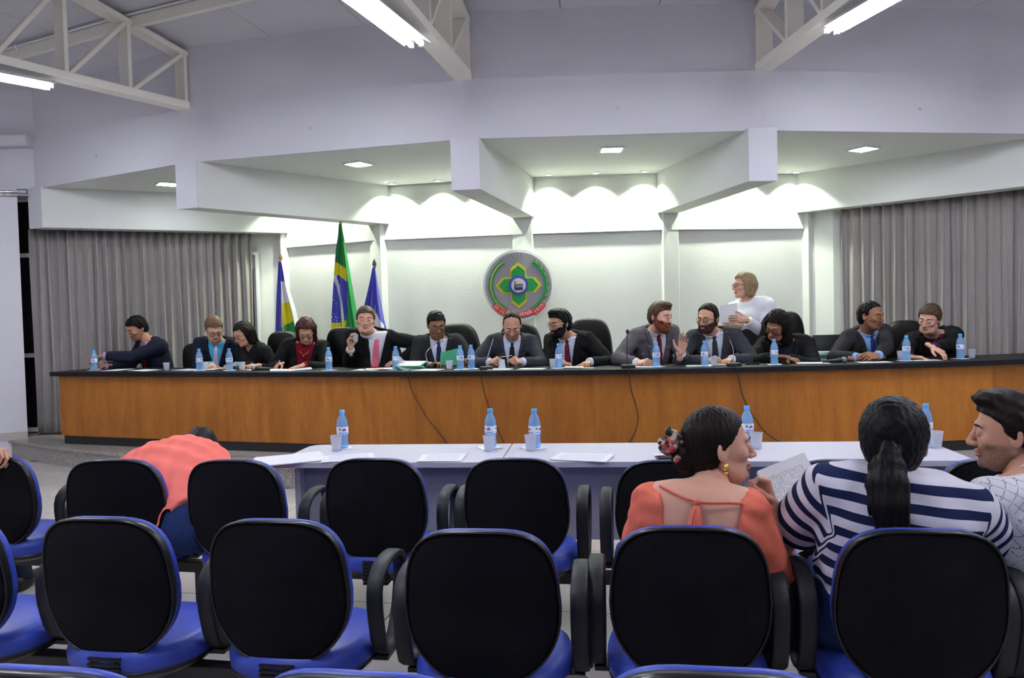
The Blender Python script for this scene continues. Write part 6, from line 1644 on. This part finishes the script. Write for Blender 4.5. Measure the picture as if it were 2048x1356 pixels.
# 10 black-framed glasses
person('m10', 'bearded man in dark suit with black-framed glasses glancing left', SB, W3(1415, 637, .66), -28, 8, 4, W3(1426, 664, .78), seatp(1430, .95, .53), -8,
       R=H(wrist(hb(1425, .40, .05), (.2, -.8, .2)), (.2, -.8, .2), (.6, 0, -.8), 'pen', (-1, 0, -.6)), L=H(wrist(hb(1452, .38), (-.6, -.7, -.1)), (-.6, -.7, -.1), DN, 'relax', (1, .1, -.5)), skin='light', hair=('high', 'dark', .011), glasses='glass_frame', beard=('beard_dark', .0032), outfit=dict(jacket='slate', shirt='lightblue', tie='tie_green', v=.10), extra=pin())
# 12 curly woman
person('w12', 'curly-haired woman in black with glasses leaning on the bench, head bowed left', SB, W3(1553, 652, .60), -30, 26, 12, W3(1570, 680, .74), seatp(1572, .95, .50), -15,
       R=H(wrist(hb(1572, .38, .06), (.9, -.4, .0)), (.9, -.4, .0), DN, 'relax', (-1, 0, -.6)), L=H(wrist(hb(1592, .32), (.3, -.8, -.1)), (.3, -.8, -.1), DN, 'relax', (1, .2, -.4)), skin='brown', fem=True, hair=('curly', 'dark', .020), glasses='glass_frame', outfit=dict(jacket='black', shirt='navy2', v=.14, vw=.06))
# 13 blue shirt
person('m13', 'man in charcoal suit and blue shirt with clasped hands, head turned right', SB, W3(1742, 632, .66), 60, 6, 0, W3(1731, 662, .78), seatp(1728, .95, .53), 12,
       R=H(wrist(hb(1733, .30, .045), (.85, -.4, .1), .07), (.85, -.4, .1), (.2, .6, -.6), 'grip', (-1, 0, -.6)), L=H(wrist(hb(1744, .27, .055), (-.85, -.35, .1), .07), (-.85, -.35, .1), (-.2, .5, -.6), 'grip', (1, 0, -.6)), skin='brown', hair=('high', 'black', .009), outfit=dict(jacket='charcoal', shirt='skyblue', tie='tie_blue', v=.12, vw=.08), extra=pin())
# 14 black jacket
person('m14', 'brown-haired man in black jacket at the right end, leaning on crossed arms', SB, W3(1859, 638, .66), -22, 14, 8, W3(1866, 667, .78), seatp(1868, .95, .53), -8,
       R=H(wrist(hb(1842, .30), (.8, -.3, 0)), (.8, -.3, -.05), DN, 'relax', (-1, 0, -.6)), L=H(wrist(hb(1874, .26, .07), (-.1, -.7, -.3)), (.35, -.75, -.4), DN, 'relax', (1, .1, -.5)), skin='fair', hair=('short', 'brown', .013), outfit=dict(jacket='black', shirt='plum', tie='tie_black', v=.10), stub=False)
# 11 standing woman
hd = W3(1488, 571, 1.35); Dw = hd[1]
def standing_extra(c):
    a = [PD(x, y, Dw-.22) for x, y in ((1440, 611), (1474, 606), (1478, 646), (1438, 644))]; n = nrm(np.cross(a[1]-a[0], a[3]-a[0]))
    m_ = MB(); vs = a+[x+n*.004 for x in a]; m_.add([tuple(x) for x in vs], [(0, 1, 2, 3), (7, 6, 5, 4), (0, 4, 5, 1), (1, 5, 6, 2), (2, 6, 7, 3), (3, 7, 4, 0)])
    tag(m_.build('paper_sheet', M['paper']), 'white sheets held up by the standing woman in white', 'paper')
    e = c['tohead'](V([[.088, -.008, -.045], [-.088, -.008, -.045]]))-c['org']
    for p in e: m_ = MB(); m_.sphere(tuple(p), .009, 8, 6, sc=(1, 1, 1.6)); m_.build('earring', M['gold'], c['root'], smooth=True)
    watch('L')(c)
NW = PD(1499, 606, Dw+.03); HW = V(NW[0]+.05, Dw+.04, ZS+.93*1.07)
person('w11', 'standing woman in white blouse and dark skirt holding sheets of paper, behind the bench', 1.07, hd, -66, 0, 0, NW, HW, -38, standing=True,
       L=H(W3(1492, 640, 1.10), (-.95, -.2, .15), (.2, .9, -.2), 'relax', (.7, .1, -1)), R=H(W3(1470, 650, 1.30), (-.9, 0, .2), (0, -1, 0), 'relax', (0, .4, -1)), skin='fair', fem=True, hair=('side', 'blond', .016), glasses='glass_frame', vox=.008,
       outfit=dict(kind='top', top='white', v=(.42, .06), bottom='charcoal', skirt=True, sr=(.068, .060, .048), hem=.02, wa=.004), extra=standing_extra)

# ---------------- the audience
def S_(px, py, D): return PD(px, py, D)
# woman in salmon blouse
def salmon_extra(c):
    org, N, r, f, sp, S, th, root = c['org'], c['N'], c['r'], c['f'], c['sp'], c['S'], c['tohead'], c['root']
    # low bun and floral clip
    o = MB(); G = Grid((-.08, -.20, -.10), (.08, -.05, .06), .003); Fd = G.new(); add(G, Fd, ell((0, -.118, -.030), (.040, .036, .050)), .01); add(G, Fd, ell((0, -.085, -.03), (.045, .04, .045)), .02); X, Y, Z = G.full()
    v, q = nets(G, Fd+wr(X, Y, Z, 9, .0016, .02), 1); obj('hair_bun', np_mesh('hair_bun', [(th(v), q, 0)], [HR['dark']], org), [HR['dark']], root)
    G = Grid((-.09, -.22, -.08), (.10, -.05, .10), .003); Fd = G.new()
    for (x, y, z, rr) in ((.0, -.135, .030, .024), (.012, -.150, .008, .022), (-.012, -.160, -.004, .020), (.0, -.150, .052, .018), (.02, -.135, -.028, .018), (-.02, -.172, .022, .018), (.005, -.178, .006, .016)): add(G, Fd, ell((x, y, z), (rr*.8, rr, rr)), .006)
    X, Y, Z = G.full(); v, q = nets(G, Fd+wr(X, Y, Z, 4, .003, .02), 1); obj('hair_clip', np_mesh('hair_clip', [(th(v), q, 0)], [CL_['floral']], org), [CL_['floral']], root)
    for s_ in (1, -1):
        p = th(V([[s_*.086, -.006, -.050]]))[0]-org; o = MB(); o.tube([p+V(0, 0, .012), p, p-V(0, 0, .012)], [.004, .009, .006], 8); o.sphere(tuple(p-V(0, 0, .02)), .008, 8, 6); o.build('earring', M['gold'], root, smooth=True)
    # tie cords on the back
    B = lambda x, z, o_=.0: c['surf'](x*S, c['Lt']+z*S, -1, .006+max(0, o_))
    o = MB(); kn = B(-.012, -.004, .012)
    o.tube([B(-.122, .022, .0), B(-.085, .012, .004), B(-.045, .002, .008), kn], .0042, 6); o.tube([B(.125, -.006, .0), B(.08, -.002, .006), B(.035, -.003, .010), kn], .0042, 6)
    o.sphere(tuple(kn), .011, 8, 6); 
    for dx in (-.022, -.010, .002, .010): o.tube([kn, B(dx*.6-.012, -.035, .016), B(dx-.012, -.085, .020), B(dx*1.3-.012, -.135, .020)], [.004, .007, .008, .006], 6)
    o.build('back_tie', CL_['salmon'], root, smooth=True)
hA = S_(1438, 892, 2.42)
person('a1', 'woman in salmon open-backed blouse with flowered hair clip, hand at her chin', .98, hA, 106, -2, 0, S_(1400, 984, 2.34), V(.54, 2.36, .53), 169,
       R=H(S_(1540, 1006, 2.50), (-.30, -.05, .95), (-.9, -.3, -.1), 'chin', (.15, -.1, -1)), L=H(V(.36, 2.66, .60), (.2, .9, -.3), (0, -.3, -1), 'relax', (-.25, -.25, -1)), skin='fair', fem=True, hair=('back', 'dark', .010), sh_w=.140, vox=.006, ground=0, bulk=1.05, smooth_neck=True,
       outfit=dict(kind='top', top='salmon', sleeve=.95, sr=(.066, .070, .06), v=(.36, .09), backv=(.25, .118), ng=.028, nt=.0, off=.010, wa=.004, wl=.06, bottom='jeans', under=('cream', .285)), extra=salmon_extra)
# woman in striped shirt
def tail_extra(c):
    th, org, root = c['tohead'], c['org'], c['root']
    pts = [(0, -.105, .0), (0, -.135, -.02), (-.005, -.160, -.07), (-.004, -.180, -.12), (.0, -.190, -.17), (.006, -.195, -.225)]
    G = Grid((-.10, -.26, -.33), (.13, -.04, .04), .0034); Fd = G.new(); rad = [.018, .026, .043, .050, .048, .036]
    P_ = [V(p) for p in pts]
    for i in range(len(P_)-1): add(G, Fd, cone(P_[i], P_[i+1], rad[i], rad[i+1], ((0, 1, 0), .62)), .015)
    add(G, Fd, cone((.0, -.190, -.20), (-.02, -.190, -.27), .036, .016, ((0, 1, 0), .6)), .012); add(G, Fd, cone((.02, -.190, -.19), (.060, -.195, -.265), .022, .007, ((0, 1, 0), .7)), .01); add(G, Fd, cone((.055, -.195, -.258), (.088, -.195, -.285), .008, .003), .006); add(G, Fd, cone((.01, -.190, -.21), (.030, -.190, -.285), .020, .008), .01)
    X, Y, Z = G.full(); 
    for i in range(6):
        k = rng.uniform(120, 420); Fd = Fd+f32(.0012)*np.sin(X*f32(k)+Z*f32(rng.uniform(-30, 30))+f32(i*2))
    v, q = nets(G, Fd, 1); obj('ponytail', np_mesh('ponytail', [(th(v), q, 0)], [HR['black']], org), [HR['black']], root)
    o = MB(); o.tube(list(th(V([(.024*math.cos(a), -.108, .004+.020*math.sin(a)) for a in np.linspace(0, 2*PI, 14)[:-1]]))-org), .006, 6, close=True); o.build('hair_band', M['black'], root, smooth=True)
hB = S_(1788, 884, 2.36)
person('a2', 'woman with black ponytail and navy and white striped shirt, seen from behind', 1.02, hB, 176, 8, 0, S_(1800, 970, 2.30), V(1.09, 2.34, .53), 164,
       L=H(S_(1572, 1095, 2.78), (.1, .8, .3), (.3, .2, -1), 'grip', (-.9, -.5, -.35)), R=H(V(1.42, 2.66, .70), (-.2, .9, -.2), (0, 0, -1), 'relax', (.8, -.4, -.4)), skin='light', fem=True, hair=('back', 'black', .016), sh_w=.190, vox=.006, ground=0, bulk=1.12, tilt=0, hsc=(1.06, 1, 1.02),
       outfit=dict(kind='top', top='striped', sleeve=.80, sr=(.078, .085, .06), v=(.44, .05), ng=.004, off=.014, wa=.0035, wl=.10, attr='sleeve', bottom='jeans', name='striped_shirt'), extra=tail_extra)
pc = [S_(1546, 962, 2.72), S_(1627, 928, 2.78), S_(1650, 1000, 2.74), S_(1560, 1072, 2.66)]
me = sheet('held_sheet', .21, .297, 2, .004, M['print'], 3); o = bpy.data.objects.new('paper_sheet', me); xa = nrm(S_(1627, 928, 2.78)-S_(1543, 962, 2.72)); ya = S_(1627, 928, 2.78)-S_(1662, 1040, 2.70); za = nrm(np.cross(xa, ya)); ya = np.cross(za, xa)
cc = (S_(1600, 1005, 2.73)); o.matrix_world = Matrix([list(xa)+[], list(ya), list(za)]).transposed().to_4x4(); o.location = cc; COL.objects.link(o); tag(o, 'printed sheet of paper held by the woman in the striped shirt', 'paper')
# man with patterned shirt
hC = S_(2018, 864, 2.44)
person('a3', 'bearded man in white patterned shirt in profile at the right edge, looking left', 1.0, hC, -84, 2, 0, S_(2066, 952, 2.38), V(1.66, 2.30, .53), 196,
       L=H(V(1.50, 2.62, .64), (-.2, .9, -.3), (0, 0, -1), 'relax', (-.8, -.7, -.6)), R=H(V(1.86, 2.66, .62), (-.1, .9, -.2), (0, 0, -1), 'relax'), skin='light', hair=('quiff', 'dark', .012), stub=1.25, sh_w=.185, vox=.0065, ground=0,
       outfit=dict(kind='top', top='lattice', sleeve=.80, sr=(.076, .078, .06), v=(.44, .04), ng=.012, nt=.02, off=.012, wa=.003, wl=.09, attr='sleeve', collar='white', bottom='jeans', name='patterned_shirt'))
# bent man in salmon T-shirt
person('a4', 'man in salmon T-shirt bent far forward, back to the camera, head down', 1.0, S_(398, 905, 4.16), 180, 60, -15, S_(328, 928, 3.93), V(-1.43, 3.60, .56), 214,
       R=H(V(-1.45, 4.25, .42), (.1, .4, -.9), (0, .9, .3), 'relax', (.8, .0, -.6)), L=H(V(-1.85, 4.15, .40), (.1, .4, -.9), (0, .9, .3), 'relax', (-.8, 0, -.6)), skin='tan', hair=('short', 'black', .015), sh_w=.185, vox=.008, ground=0, bulk=1.15, legs=(182,),
       outfit=dict(kind='top', top='salmon_knit', sleeve=.75, sr=(.085, .085, .06), v=(.46, .02), ng=.020, nt=.02, hem=.01, off=.030, wa=.005, wl=.07, bottom='jeans', name='tshirt'), visible_legs=True)
# person cut off by the left edge
hx_ = S_(6, 893, 3.64)
person('a5', 'person cut off by the left edge, one hand on a chair back, dark shoe below', 1.0, V(-3.12, 3.95, 1.24), -170, 0, 0, V(-3.10, 3.92, 1.02), V(-3.05, 3.90, .55), 190,
       R=H(S_(-28, 900, 3.66), (.96, -.22, -.02), (-.1, -.3, -.9), 'curl', (0, -.3, -1)), skin='light', vox=.009, ground=0, legs=(170, {'R': (V(-2.92, 4.32, .50), V(-2.79, 4.36, .08)), 'L': (V(-3.2, 4.34, .52), V(-3.1, 4.6, .09))}),
       outfit=dict(kind='top', top='navy2', name='shirt', bottom='navy2'), visible_legs=True)
